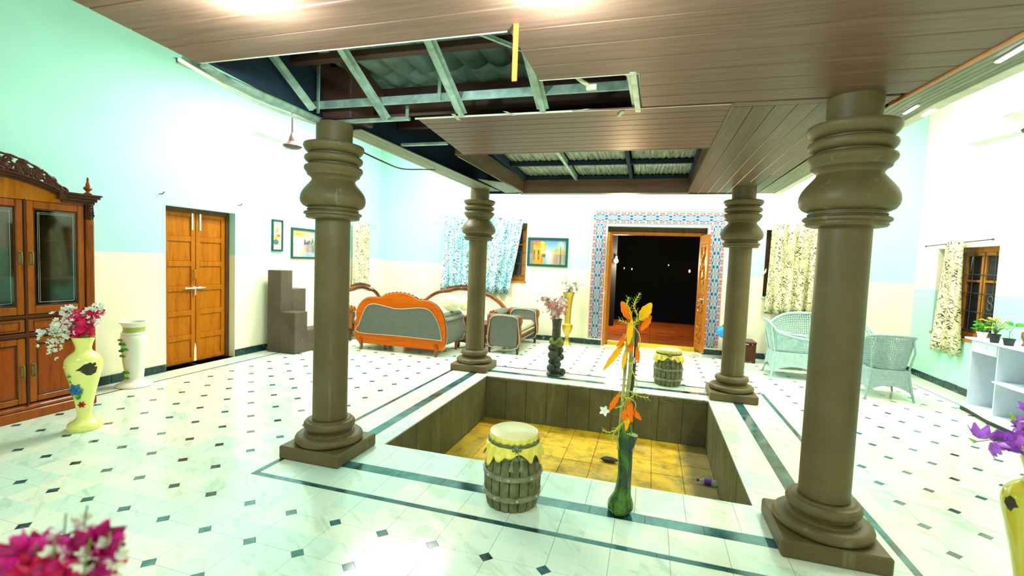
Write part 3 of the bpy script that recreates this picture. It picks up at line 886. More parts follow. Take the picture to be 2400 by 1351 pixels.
MB().box(-.42, 2.79, 2.665, -.36, 2.82, 2.70, .004).build('tape_scrap', M['tape_cream'], ceil, smooth=0)
# the high ceiling of the aisles
mb = MB()
for a, b, c, d in cells(XL-.3, XR+.3, YF-.2, YB+.3, [(-2.6, 1.5, -.5, 7.1)]): mb.box(a, c, ZT, b, d, ZT+.08)
mb.build('aisle_ceiling', M['ceiling_white'], ceil, smooth=0)

# two round floodlights under the near planks, and slim glowing bars standing in for tube reflections in the right edge strip
def lamp(x, y, r, lab, e=30, power=22):
    t = thing('ceiling_lamp_or_glint', lab, 'light', (x, y, ZC))
    MB().lathe([(r, 0), (r*1.08, -.006), (r*1.05, -.018), (r*.92, -.022), (r*.90, -.012)], 28, (x, y, ZC)).build('rim', M['pot_white'], t)
    if 'lamp_glow' not in M: emis('lamp_glow', (.86, .97, 1.0), 38)
    MB().lathe([(r*.90, -.012), (r*.75, -.032), (r*.4, -.044), (0.0005, -.048)], 28, (x, y, ZC)).build('glow_face', M['lamp_glow'], t)
    l = bpy.data.lights.new('floodlight', 'POINT'); l.energy = power; l.color = (.70, .95, 1); l.shadow_soft_size = .04
    o = bpy.data.objects.new('floodlight', l); COL.objects.link(o); o.location = (x, y, ZC-.10)
lamp(-1.61, 1.52, .055, 'round white ceiling lamp glaring under the near planks at left', power=55)
lamp(-.39, 1.73, .055, 'round white ceiling lamp glaring under the near planks by the hanging strip', power=55)
emis('reflection_glow', (.95, 1.0, .97), 9)
for (x, y, w, l, lab) in ((1.47, 3.50, .012, .17, 'slim glowing tube reflection in the right edge strip, on the pillar side of a pair'), (1.60, 3.58, .011, .15, 'slim glowing tube reflection in the pale outer board by the right pillar'), (1.50, 2.68, .014, .26, 'long slim glowing tube reflection in the right edge strip nearest the picture edge')):
    t = thing('ceiling_lamp_or_glint', lab, 'light', (x, y, ZC))
    MB().box(x-w, y-l/2, ZC-.006, x+w, y+l/2, ZC+.004, .003).build('rim', M['pot_white'], t)
    MB().box(x-w*.8, y-l/2+.01, ZC-.010, x+w*.8, y+l/2-.01, ZC-.005, .002).build('glow_face', M['reflection_glow'], t)

# ------------------------------------------------------------------ pillars
PROF = [(.140, 2.69), (.140, 2.53), (.150, 2.524), (.215, 2.524), (.228, 2.520), (.233, 2.508), (.231, 2.494), (.221, 2.474), (.207, 2.458), (.190, 2.450), (.180, 2.446), (.180, 2.436), (.206, 2.432), (.219, 2.424), (.224, 2.410), (.220, 2.394), (.208, 2.380), (.190, 2.372), (.180, 2.368), (.180, 2.358), (.204, 2.354), (.220, 2.346), (.226, 2.332), (.221, 2.314), (.209, 2.300), (.204, 2.290), (.200, 2.276), (.180, 2.264), (.170, 2.252), (.166, 2.240),
        (.172, 2.228), (.190, 2.205), (.215, 2.175), (.236, 2.145), (.248, 2.115), (.252, 2.085), (.246, 2.056), (.230, 2.034), (.206, 2.022), (.192, 2.020), (.192, 2.012), (.200, 2.008), (.200, 2.000), (.190, 1.998), (.190, 1.992), (.212, 1.988), (.223, 1.980), (.223, 1.968), (.210, 1.960), (.205, 1.958), (.208, 1.944), (.200, 1.934), (.180, 1.930), (.135, 1.928), (.1365, .30)]
BASE = [(.141, .296), (.160, .296), (.168, .289), (.172, .285), (.186, .283), (.198, .270), (.203, .252), (.200, .235), (.190, .222), (.165, .216), (.158, .206), (.164, .196), (.188, .190), (.196, .186), (.198, .180), (.225, .178), (.246, .174), (.262, .160), (.268, .143), (.264, .126), (.250, .112), (.240, .106)]
def pillar(x, y, lab):
    t = thing('pillar', lab, 'pillar', (x, y, 0))
    k = [i for i, p in enumerate(PROF) if p[1] >= 1.928][-1]
    MB().lathe(PROF[:3], 48, (x, y, 0)).build('neck', M['pillar_paint'], t)
    MB().lathe([(.13, 2.524)]+PROF[3:k+1]+[(.13, 1.929)], 56, (x, y, 0)).build('capital', M['pillar_paint'], t, smooth=38)
    MB().lathe([PROF[-2], PROF[-1]], 48, (x, y, 0)).build('shaft', M['pillar_paint'], t)
    MB().lathe(BASE, 56, (x, y, 0)).build('base', M['pillar_paint'], t, smooth=38)
    MB().box(x-.278, y-.264, 0, x+.278, y+.264, .106, .012).build('plinth', M['pillar_paint'], t, smooth=0)
    return t
pillar(-2.50, 3.275, 'brown painted round pillar at the near left corner of the pit, below the torn ceiling')
pillar(1.090, 3.250, 'brown painted round pillar at the near right corner of the pit, the largest in view')
pillar(-2.495, 6.615, 'brown painted round pillar at the far left corner of the pit beside the grey sofas')
pillar(1.072, 6.560, 'brown painted round pillar at the far right corner of the pit beside the wicker seats')
mb = MB(); mb.tube(smoothline([(-2.36, 3.30, 2.52), (-2.28, 3.6, 2.47), (-2.42, 4.2, 2.52), (-2.44, 4.7, 2.61), (-2.42, 4.95, 2.655)], 8), .007, 6)
tag(mb.build('cable', M['cable_dark']), 'thin dark cable drooping from the near left pillar to the canopy strip', 'cable')
# ================================================================== doors, windows, curtains, pictures
# left panelled double door (recessed 12 cm)
dx = XL-.13
d1 = thing('door_1', 'orange wooden double door with six panels per leaf and a silver bolt', None, (dx, 5.17, 0), kind='structure')
MB().box(dx-.06, 4.63, 2.14, dx+.02, 5.70, 2.20, .004).box(dx-.06, 4.63, 0, dx+.02, 4.69, 2.14, .004).box(dx-.06, 5.64, 0, dx+.02, 5.70, 2.14, .004).build('door_frame', M['window_dark'], d1, smooth=0)
def leaf_panelled(ya, yb, z0, z1):
    m = MB(); T = .035; st = .065; n = 6
    m.box(dx-T, ya, z0, dx, ya+st, z1, .003).box(dx-T, yb-st, z0, dx, yb, z1, .003)
    rows = [z0+.03+(z1-z0-.03)*k/n for k in range(n+1)]
    m.box(dx-T, ya+st, z0, dx-.001, yb-st, z0+.06, .003)
    for k in range(1, n+1): m.box(dx-T, ya+st, rows[k]-.055, dx-.001, yb-st, rows[k]+(.0 if k == n else .02), .003)
    lf = m.build('door_leaf', M['door_orange'], d1, smooth=0)
    for k in range(n):
        a = rows[k]+(.03 if k == 0 else .02); b = rows[k+1]-.055
        MB().box(dx-.030, ya+st, a, dx-.014, yb-st, b, .004).build('panel', M['door_orange'], lf, smooth=0)
    return lf
l1 = leaf_panelled(4.69, 5.155, .03, 2.14); l2 = leaf_panelled(5.165, 5.64, .03, 2.14)
m = MB(); m.tube([(dx+.022, 4.98, 1.085), (dx+.022, 5.29, 1.085)], .011, 10)
m.box(dx, 5.0, 1.07, dx+.008, 5.03, 1.10).box(dx, 5.10, 1.06, dx+.008, 5.16, 1.11).box(dx, 5.19, 1.065, dx+.012, 5.25, 1.105)
m.box(dx+.016, 5.125, .98, dx+.026, 5.148, 1.085, .003)
m.build('door_bolt', M['steel'], d1, label='silver sliding bolt')
m = MB(); m.tube(smoothline([(dx, 5.125, 1.34), (dx+.035, 5.125, 1.335), (dx+.04, 5.125, 1.28), (dx+.035, 5.125, 1.225), (dx, 5.125, 1.22)], 4), .008, 8)
m.build('door_handle', M['brass'], d1)
for y in (5.105, 5.225):
    MB().box(dx, y-.014, 1.90, dx+.012, y+.014, 2.17, .003).build('tower_bolt', M['steel'], d1)
MB().add([(dx+.002, 5.13, .03), (dx+.002, 5.17, .03), (dx+.002, 5.165, .22), (dx+.002, 5.15, .30), (dx+.002, 5.135, .20)], [(0, 1, 2, 3, 4)]).build('bare_patch', M['cushion_cream'], d1, smooth=0)
for y in (4.55, 5.75):
    m = MB(); m.tube(smoothline([(XL, y, 2.33), (XL+.05, y, 2.33), (XL+.06, y+.02, 2.36)], 4), .007, 6)
    tag(m.build('curtain_hook', M['iron']), 'small iron curtain hook above the %s upper corner of the orange panelled door' % ('left' if y < 5 else 'right'), 'hook')

# back double door, carved leaves folded inwards
d2 = thing('door_2', 'carved orange wooden double doorway standing open to the dark porch', None, (0, 9.95, 0), kind='structure')
fr = MB(); fr.box(-.88, 9.84, 2.32, 1.00, 9.95, 2.42, .004)
fr.build('lintel', M['window_dark'], d2, smooth=0)
MB().box(-.80, 9.80, 2.26, .92, 9.92, 2.32, .004).build('head_frame', M['carved_orange'], d2, smooth=0)
MB().box(-.88, 9.80, 0, -.79, 9.92, 2.32, .004).build('side_frame', M['carved_orange'], d2, smooth=0)
MB().box(.90, 9.80, 0, 1.00, 9.92, 2.32, .004).build('side_frame', M['carved_orange'], d2, smooth=0)
MB().box(-.79, 9.80, 0, .90, 9.92, .075, .004).build('threshold', M['threshold_yellow'], d2, smooth=0, label='yellow painted threshold')
def carved_leaf(hx, hy, fx, fy, side):
    """leaf from the hinge to the free edge; side=+1 carving faces +x of the leaf normal"""
    L = math.hypot(fx-hx, fy-hy); ang = math.atan2(fy-hy, fx-hx)
    mat = Matrix.Translation((hx, hy, 0)) @ Matrix.Rotation(ang, 4, 'Z')
    m = MB(); m.m = mat; T = .04; z0, z1 = .09, 2.27; s_ = .11
    m.box(0, -T/2, z0, s_, T/2, z1, .004).box(L-s_, -T/2, z0, L, T/2, z1, .004)
    zs = [(z0, .20), (.66, .76), (1.14, 1.24), (2.10, z1)]
    for a, b in zs: m.box(s_, -T/2+.001, a, L-s_, T/2-.001, b, .004)
    lf = m.build('door_leaf', M['carved_orange'], d2, smooth=0)
    for (a, b) in ((.20, .66), (.76, 1.14), (1.24, 2.10)):
        m = MB(); m.m = mat; m.box(s_, -.012, a, L-s_, .012, b, .004); m.build('panel', M['carved_orange'], lf, smooth=0)
        m = MB(); m.m = mat; cx_ = L/2; cz = (a+b)/2; hh = (b-a)/2-.05; y_ = side*.020
        for sgn in (-1, 1):
            pts = [(cx_+sgn*(.03+.13*abs(sin(t*pi*1.5))*(1-t*.3)), y_, cz+hh*(2*t-1)) for t in [i/16 for i in range(17)]]
            m.tube(pts, [.014+.008*sin(i*1.3) for i in range(17)], 6)
            for q in range(3): m.tube([(cx_+sgn*(.08+.05*sin(u*pi)), y_, cz-hh+hh*2*(q+.2+.5*u)/3) for u in [i/6 for i in range(7)]], [.016, .02, .016, .012, .012, .01, .006], 6)
        m.ball((cx_, y_, cz), .04, 10, 6, (1, .5, 1.3)); m.ball((cx_, y_, cz+hh*.55), .028, 8, 6, (1, .5, 1.3)); m.ball((cx_, y_, cz-hh*.55), .028, 8, 6, (1, .5, 1.3))
        m.build('carving', M['carved_orange'], lf)
    m = MB(); m.m = mat
    m.tube(smoothline([(L-.06, side*.02, 1.44), (L-.06, side*.06, 1.42), (L-.05, side*.07, 1.32), (L-.06, side*.06, 1.22), (L-.06, side*.02, 1.20)], 4), .010, 8)
    m.build('door_handle', M['brass'], lf)
    m = MB(); m.m = mat; m.box(L-.10, side*.02, .98, L-.04, side*.028, 1.14, .003); m.tube([(L-.07, side*.03, 1.08), (L-.07, side*.07, 1.08), (L-.13, side*.075, 1.08)], .008, 8)
    m.build('door_lock', M['steel'], lf)
    return lf
carved_leaf(-.80, 9.82, -.815, 9.24, -1)
carved_leaf(.90, 9.84, .985, 9.20, -1)

# porch behind the door
pf = MB().box(-3, 9.95, -.30, 3.2, 14.5, -.02).build('floor_porch', M['grout'], smooth=0, kind='structure')
for i in range(12):
    for j in range(9):
        a, c = -3+i*.51, 9.955+j*.5
        MB().box(a+.002, c+.002, -.02, a+.508, c+.498, 0, .002).build('tile', M['porch_tiles'], pf, smooth=0)
MB().box(-3, 14.52, -.45, 3.2, 14.9, -.14).box(-3, 14.92, -.6, 3.2, 15.4, -.30).build('porch_step', M['porch_tiles'], pf, smooth=0)
MB().box(-3, 9.95, 2.75, 3.2, 12.9, 2.85).build('ceiling_porch', M['porch_dark'], smooth=0, kind='structure')
for x in (-2.1, 2.3):
    MB().box(x-.12, 12.6, -.02, x+.12, 12.84, 2.75, .01).build('porch_column', M['porch_dark'], pf, smooth=0)
MB().box(-16, 15.4, -.8, 16, 40, -.6).build('ground', M['porch_dark'], smooth=0, kind='structure')
MB().box(-16, 18.3, -.6, 16, 18.6, 7).build('wall_far', M['deep_night'], smooth=0, kind='structure')
p = at(1444, 612, 'y', 12.7)
t = thing('porch_lamp', 'glowing warm bulb out in the dark through the open doorway', 'lamp', p)
emis('bulb_warm', (1.0, .78, .36), 55)
MB().ball(p, .055, 14, 10).build('bulb', M['bulb_warm'], t)
MB().lathe([(.03, .05), (.03, .12), (.0005, .125)], 12, p).tube([(p.x, p.y, p.z+.11), (p.x-.02, p.y+.09, p.z+.13)], .010, 6).build('lamp_bracket', M['iron'], t)
MB().box(p.x-.14, p.y+.09, -.02, p.x+.0, p.y+.23, 2.75, .01).build('porch_column', M['deep_night'], pf, smooth=0)
l = bpy.data.lights.new('porch_bulb_light', 'POINT'); l.energy = 230; l.color = (1, .72, .38); l.shadow_soft_size = .06
o = bpy.data.objects.new('porch_bulb_light', l); COL.objects.link(o); o.location = (p.x+.1, p.y-.18, p.z)
emis('spark_warm', (1.0, .35, .12), 6); emis('spark_cool', (.6, .75, .8), 1.5)
for (x, y, r, mt, lab) in ((1616, 636, .05, 'spark_warm', 'tiny reddish light far off in the dark doorway'), (1481, 631, .035, 'spark_cool', 'tiny pale light in the dark, second from the warm porch bulb'), (1463, 629, .03, 'spark_cool', 'tiny pale light in the dark nearest the warm porch bulb'), (1567, 622, .03, 'spark_cool', 'tiny pale light near the middle of the dark doorway')):
    q = at(x, y, 'y', 18); t = thing('distant_light', lab, 'light', (q.x, q.y, q.z))
    MB().ball(q, r*.6, 10, 6, (1, 1, 1.8)).build('bulb', M[mt], t)
    MB().tube([(q.x, q.y, q.z), (q.x, q.y+.32, q.z+.04)], .015, 6).build('bracket', M['deep_night'], t)

# patterned tile border
BW, GW, PK = (.88, .92, .93), (.03, .16, .36), (.78, .22, .30)
def border_color(u, v):
    """u across 0..1, v along 0..1 (one star per tile)"""
    if u < .20 or u > .80:
        w = (u if u < .5 else 1-u)/.20
        if w > .90 or w < .06: return BW
        k = sin(v*4*pi)*sin(w*pi)
        return (.86, .62, .62) if k > .35 else ((.62, .10, .20) if k > -.45 else (.80, .36, .42))
    x = (u-.5)/.30; y = (v-.5)/.5
    r = math.hypot(x, y*.84); a = math.atan2(y*.84, x)
    if r < .18: return (.80, .52, .30)
    if r < .42+.13*cos(8*a): return (.86, .84, .86) if r > .30 else (.62, .34, .48)
    if abs(r-.66-.10*cos(8*a)) < .09: return (.55, .80, .82)
    if abs(abs(x)-abs(y)*.9) < .10: return (.70, .86, .86)
    if (abs(x) > .72 and abs(y) < .2) or (abs(y) > .85 and abs(x) < .22): return (.10, .42, .46)
    if abs(x) > .93: return BW
    return GW
def tile_mesh():
    n = 30; mb = MB(); mb.c = []
    for j in range(n+1):
        for i in range(n+1):
            mb.v.append(Vector(((i/n-.5)*.256, 0, (j/n-.5)*.256)))
            mb.c.append(border_color(min(.999, max(.001, i/n)), j/n))
    mb.f = [(j*(n+1)+i, j*(n+1)+i+1, (j+1)*(n+1)+i+1, (j+1)*(n+1)+i) for j in range(n) for i in range(n)]
    k = len(mb.v); e = .128
    mb.v += [Vector(q) for q in ((-e, 0, -e), (e, 0, -e), (e, 0, e), (-e, 0, e), (-e, .012, -e), (e, .012, -e), (e, .012, e), (-e, .012, e))]
    mb.c += [BW]*8
    mb.f += [(k, k+1, k+5, k+4), (k+1, k+2, k+6, k+5), (k+2, k+3, k+7, k+6), (k+3, k, k+4, k+7), (k+4, k+5, k+6, k+7)]
    return mb.mesh('tile', M['print'], None, 0)
tm = tile_mesh()
tb = thing('trim_1', 'blue and pink star patterned tile border round the open doorway', None, kind='structure')
def btile(x, z, rot=0, sx=1.0, sz=1.0):
    o = bpy.data.objects.new('tile', tm); COL.objects.link(o); o.parent = tb
    o.location = (x, YB-.013, z); o.rotation_euler = (0, rot, 0); o.scale = (sx, 1, sz)
for cx_ in (-1.035, 1.165):
    for k in range(9): btile(cx_, .13+.1295+k*.2585)
for k in range(10): btile(-1.035+k*(2.2/9), 2.59, pi/2, .86, 2.2/9/.2585)
MB().box(-1.20, YB-.018, .11, -1.17, YB, 2.72, .005).box(1.30, YB-.018, .11, 1.33, YB, 2.72, .005).box(-1.20, YB-.018, 2.72, 1.33, YB, 2.75, .005).build('border_moulding', M['plaster_cream'], tb, smooth=0)
MB().box(-1.21, YB-.03, .105, -.885, YB, .13, .004).box(1.005, YB-.03, .105, 1.335, YB, .13, .004).build('border_sill', M['plaster_cream'], tb, smooth=0)

# windows
def window(name, loc, rz, w, h, n=3, dark=False, lab=None, handle=False):
    """local x along the wall, y into it, origin at the lower left corner of the opening"""
    t = thing(name, lab, None, loc, rz, kind='structure')
    W = Matrix.Translation(loc) @ Matrix.Rotation(rz, 4, 'Z')
    fm = M['window_dark'] if dark else M['window_wood']
    y0, y1 = .10, .17
    m = MB(); m.m = W
    m.box(0, y0, 0, w, y1, .07, .004).box(0, y0, h-.07, w, y1, h, .004).box(0, y0, .07, .07, y1, h-.07, .004).box(w-.07, y0, .07, w, y1, h-.07, .004)
    m.build('window_frame', fm, t, smooth=0)
    s_ = (w-.14)/n
    for k in range(n):
        a = .07+k*s_; b = a+s_
        m = MB(); m.m = W; e = .05
        m.box(a, y0+.01, .07, a+e, y1-.01, h-.07, .003).box(b-e, y0+.01, .07, b, y1-.01, h-.07, .003)
        m.box(a+e, y0+.01, .07, b-e, y1-.01, .07+e, .003).box(a+e, y0+.01, h-.07-e, b-e, y1-.01, h-.07, .003)
        m.box(a+e, y0+.012, h*.62, b-e, y1-.012, h*.62+.03, .003)
        sh = m.build('sash', fm, t, smooth=0)
        m = MB(); m.m = W; m.box(a+e, y0+.034, .07+e, b-e, y0+.038, h-.07-e)
        m.build('pane', M['window_glass'], sh, smooth=0)
    m = MB(); m.m = W
    for k in range(5):
        z = .12+(h-.24)*k/4; m.tube([(.05, y0+.0, z), (w-.05, y0+.0, z)], .006, 6)
    for k in range(n*2-1):
        x = w*(k+1)/(n*2); m.tube([(x, y0+.002, .06), (x, y0+.002, h-.06)], .005, 6)
    m.build('grille', M['iron'], t)
    m = MB(); m.m = W; m.box(-.02, -.02, -.035, w+.02, y0, -.0, .004); m.build('window_sill', M['plaster_mint'] if dark else M['window_wood'], t, smooth=0)
    return t
window('window_1', (-4.25, YB, 1.22), 0, 1.70, 1.23, 3, lab='wooden window with dark panes behind the blue leaf curtain')
window('window_2', (2.00, YB, 1.17), 0, 1.30, 1.23, 2, True, lab='dark wooden window behind the beige curtain over the wicker sofa')
window('window_3', (XR, 9.04, .80), -pi/2, 1.36, 1.30, 3, lab='brown wooden window with grille in the right wall')
for k in range(2):
    m = MB(); W = Matrix.Translation((XR+.08, 7.9+k*.0, 1.28+k*.10))
    m.m = W; m.tube([(0, .05*cos(a), .05*sin(a)) for a in [i*pi/6 for i in range(12)]], .008, 6, closed=True); m.build('grille_ring', M['iron'], bpy.data.objects['window_3'])
window('window_4', (XL, 8.42, .95), pi/2, .84, 1.30, 2, lab='window in the left wall hidden behind the narrow beige curtain')

def curtain(name, lab, fn_top, fn_bot, z1, z0, mat, folds=7, amp=.035, group=None, ny=10, ax='y', c=0.0, sag=0.0, ucl=1.0, tie=None):
    """ax 'y': hangs on the back wall (x varies); ax 'x': on a side wall (y varies); fn_top/bot=(a,b) ends"""
    nx = folds*10; mb = MB(); uvs = []
    for j in range(ny+1):
        v = j/ny
        for i in range(nx+1):
            u = i/nx
            a = fn_top[0]*(1-v)+fn_bot[0]*v; b = fn_top[1]*(1-v)+fn_bot[1]*v
            if tie: 
                k = tie(v); mid = a; b = a+(b-a)*k
            p_ = a+(b-a)*u + .006*sin(folds*2*pi*u*2+v*4)
            d = amp*(.65+.35*v)*sin(folds*2*pi*u+.9*sin(v*2.2+u*5))+amp*.35*sin(folds*3.3*pi*u+2)
            z = z1+(z0-z1)*v + sag*sin(u*pi)*v + (.006*sin(folds*2*pi*u) if j == ny else 0)
            mb.v.append(Vector((p_, c-.045+d*(-1), z)) if ax == 'y' else Vector((c+d, p_, z)))
            uvs.append((u*ucl, (z1-z0)*(1-v), 0))
    mb.f = [(j*(nx+1)+i, j*(nx+1)+i+1, (j+1)*(nx+1)+i+1, (j+1)*(nx+1)+i) for j in range(ny) for i in range(nx)]
    o = mb.build(name, M[mat], smooth=80)
    at_ = o.data.attributes.new('cloth', 'FLOAT_VECTOR', 'POINT')
    for i, q in enumerate(uvs): at_.data[i].vector = q
    md = o.modifiers.new('thick', 'SOLIDIFY'); md.thickness = .004
    return tag(o, lab, 'curtain', group)
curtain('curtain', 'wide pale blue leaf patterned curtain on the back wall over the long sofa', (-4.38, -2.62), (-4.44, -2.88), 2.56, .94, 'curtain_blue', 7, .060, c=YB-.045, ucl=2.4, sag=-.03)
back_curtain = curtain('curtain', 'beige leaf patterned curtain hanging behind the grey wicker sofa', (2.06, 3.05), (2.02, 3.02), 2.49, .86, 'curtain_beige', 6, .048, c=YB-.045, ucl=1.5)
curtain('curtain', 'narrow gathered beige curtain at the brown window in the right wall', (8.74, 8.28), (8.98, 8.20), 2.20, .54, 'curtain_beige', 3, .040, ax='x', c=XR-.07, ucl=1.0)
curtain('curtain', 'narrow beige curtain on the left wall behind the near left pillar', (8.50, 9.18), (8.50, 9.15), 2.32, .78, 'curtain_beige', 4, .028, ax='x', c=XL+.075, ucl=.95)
# tied side ruffles of the beige back curtain
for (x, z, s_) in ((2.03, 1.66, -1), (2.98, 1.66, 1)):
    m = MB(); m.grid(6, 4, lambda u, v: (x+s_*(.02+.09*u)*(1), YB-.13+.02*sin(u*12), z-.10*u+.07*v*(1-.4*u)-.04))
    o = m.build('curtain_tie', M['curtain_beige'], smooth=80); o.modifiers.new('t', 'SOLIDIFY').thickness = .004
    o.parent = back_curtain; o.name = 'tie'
def rod(a, b, lab, r=.008, mat='iron', ends=True):
    t = thing('curtain_rod', lab, 'rod', a)
    m = MB(); m.tube([a, b], r, 8); m.build('pole', M[mat], t)
    if ends:
        for e in (a, b): MB().ball(e, r*2.0, 10, 6).build('finial', M[mat], t)
rod((-4.64, YB-.09, 2.57), (-2.40, YB-.09, 2.55), 'thin steel curtain rod above the pale blue curtain', mat='steel')
rod((1.90, YB-.09, 2.50), (3.40, YB-.09, 2.50), 'thin steel curtain rod above the beige curtain behind the wicker sofa', mat='steel')
rod((XR-.07, 9.26, 2.15), (XR-.07, 7.70, 2.18), 'dark curtain rod above the brown right wall window')
rod((XL+.075, 8.40, 2.33), (XL+.075, 9.45, 2.33), 'thin steel rod of the narrow beige left wall curtain', mat='steel')

# pictures
def picture(name, lab, w, h, fn, place, fw_=.035, nx=64, ny=44, cat='picture'):
    """built facing -y at the origin, then placed by matrix"""
    t = thing(name, lab, cat); 
    m = MB(); m.m = place; T = .03
    m.box(-w/2, -T, -h/2, w/2, 0, -h/2+fw_, .004).box(-w/2, -T, h/2-fw_, w/2, 0, h/2, .004)
    m.box(-w/2, -T, -h/2+fw_, -w/2+fw_, 0, h/2-fw_, .004).box(w/2-fw_, -T, -h/2+fw_, w/2, 0, h/2-fw_, .004)
    t.location = place.to_translation(); 
    m.build('frame', M['frame_teal'], t, smooth=0)
    m = MB(); m.c = []; W, H = w-2*fw_, h-2*fw_
    for j in range(ny+1):
        for i in range(nx+1):
            m.v.append(place @ Vector(((i/nx-.5)*W, -.012, (j/ny-.5)*H))); m.c.append(fn(i/nx, j/ny))
    m.f = [(j*(nx+1)+i, j*(nx+1)+i+1, (j+1)*(nx+1)+i+1, (j+1)*(nx+1)+i) for j in range(ny) for i in range(nx)]
    k = len(m.v)
    m.v += [place @ Vector(q) for q in ((-W/2, -.004, -H/2), (W/2, -.004, -H/2), (W/2, -.004, H/2), (-W/2, -.004, H/2))]
    m.c += [(.5, .5, .5)]*4; m.f.append((k, k+1, k+2, k+3))
    m.build('canvas', M['print'], t, smooth=0)
    return t
from mathutils import noise as mn
def lerp(a, b, t): t = max(0, min(1, t)); return tuple(x+(y-x)*t for x, y in zip(a, b))
def nz(x, y, s=0): return mn.noise(Vector((x, y, s)))
def paint_city(u, v):
    sky = lerp((.55, .78, .80), (.05, .30, .55), (v-.45)*1.6)
    hor = .42
    c = sky
    vanish = .52
    d = abs(u-vanish)
    if v > hor:
        if u < .44 and v < .98-.5*max(0, u-.28)*1.2:
            c = lerp((.95, .55, .02), (.75, .22, .02), nz(u*7, v*9)*.8+.4+(v-.6)*.6)
            if v > .88 and u < .3: c = lerp((.75, .30, .25), (.3, .2, .15), nz(u*20, v*12)+.5)
            if .30 < u < .42: c = (.80, .62, .12)
            if v < .56 and int(u*26) % 3 == 0 and .08 < u < .32: c = (.16, .08, .03)
            if abs(v-.64) < .012: c = (.98, .80, .30)
        elif u > .60 and v < .52+.5*(u-.60)+.15*nz(u*6, 3):
            c = lerp((.85, .60, .10), (.50, .45, .20), nz(u*9, v*9, 4)+.5)
        if u < .10: c = (.25, .24, .24)
        g = math.exp(-((u-.86)**2*260+(v-.80)**2*90)); c = lerp(c, (1, .95, .45), g)
        g = math.exp(-((u-vanish)**2*80+(v-hor)**2*70)); c = lerp(c, (1, 1, .85), g)
    else:
        c = lerp((.55, .48, .30), (.30, .33, .32), nz(u*5, v*2)+.5)
        if .10 < u < .40: c = lerp((.95, .62, .05), (.70, .22, .04), nz(u*22, v*2, 8)+.5)
        if .60 < u < .80: c = lerp((.80, .42, .15), (.35, .30, .25), nz(u*22, v*2, 2)+.5)
        if .40 < u < .50 and v < .25: c = (.10, .48, .48)
        g = math.exp(-((u-vanish-.02)**2*90)); c = lerp(c, (.75, .93, 1), g*(.5+.5*v/hor))
        if int(u*26) % 3 == 0 and .1 < u < .34 and v > .18: c = lerp(c, (.12, .08, .04), .7)
    if abs(u-.855) < .010 and .30 < v < .76: c = (.06, .10, .08)
    if abs(u-.855) < .022 and v < .42: c = (.16, .20, .18)
    if abs(u-.40) < .05 and abs(v-.36) < .07: c = (.14, .16, .14)
    return c
def paint_harbour(u, v):
    hor = .46; c = lerp((.95, .85, .60), (.10, .42, .55), (u-.3)*1.3+nz(u*4, v*4)*.5)
    if v > hor:
        g = math.exp(-((u-.20)**2*9+(v-.62)**2*22)); c = lerp(c, (1, .98, .80), g)
        g = math.exp(-((u-.18)**2*10+(v-.84)**2*60)); c = lerp(c, (.98, .42, .02), g)
        if v > .92: c = lerp(c, (.30, .30, .08), .6)
        if u > .38 and v < .62+.08*nz(u*18, 2)*3: c = lerp((.10, .13, .12), (.65, .30, .20), max(0, nz(u*24, v*20, 3))*1.6)
        if abs(v-.50) < .03 and u > .55 and int(u*30) % 3 == 0: c = (.95, .65, .15)
    else:
        c = lerp((.80, .62, .45), (.16, .24, .24), (u-.25)*2+nz(u*14, v*2, 5)*.6)
        g = math.exp(-((u-.22)**2*60)); c = lerp(c, (1, .97, .88), g)
        g = math.exp(-((u-.36)**2*60+(v-.12)**2*90)); c = lerp(c, (.95, .60, .25), g)
        if v < .16 and u > .35: c = lerp((.15, .60, .85), (.70, .72, .90), nz(u*7, v*9)+.5)
        if int(u*18) % 4 == 1 and u > .45: c = lerp(c, (.75, .25, .2), .6)
    if abs(v-hor) < .012: c = (.20, .45, .50)
    return c
def paint_figure(u, v):
    c = lerp((.80, .88, .48), (.88, .90, .70), nz(u*3, v*5)+.6)
    if ((u-.42)/.17)**2+((v-.79)/.05)**2 < 1: c = (.80, .60, .10)
    if ((u-.40)/.20)**2+((v-.70)/.09)**2 < 1: c = (.82, .72, .25)
    if abs(u-.42-.15*sin(v*20)) < .05 and .58 < v < .76: c = (.22, .14, .05)
    if ((u-.62)/.28)**2+((v-.49)/.055)**2 < 1: c = (.80, .20, .03)
    if ((u-.38)/.28)**2+((v-.42)/.06)**2 < 1: c = (.80, .55, .02)
    if ((u-.34)/.33)**2+((v-.26)/.10)**2 < 1 and v < .36: c = (.08, .22, .18)
    return c
PL = lambda y, z: Matrix.Translation((XL, y, z)) @ Matrix.Rotation(pi/2, 4, 'Z') 
picture('picture', 'tall narrow teal framed picture of a figure, left of the harbour picture', .24, .53, paint_figure, PL(6.53, 1.92), .028, 24, 56)
picture('picture', 'teal framed harbour sunset painting on the left wall, half behind the near left pillar', .80, .55, paint_harbour, PL(7.25, 1.81), .035)
picture('picture', 'teal framed painting of a golden city street on the back wall beside the blue curtain', .86, .60, paint_city, Matrix.Translation((-2.09, YB, 1.855)), .045)

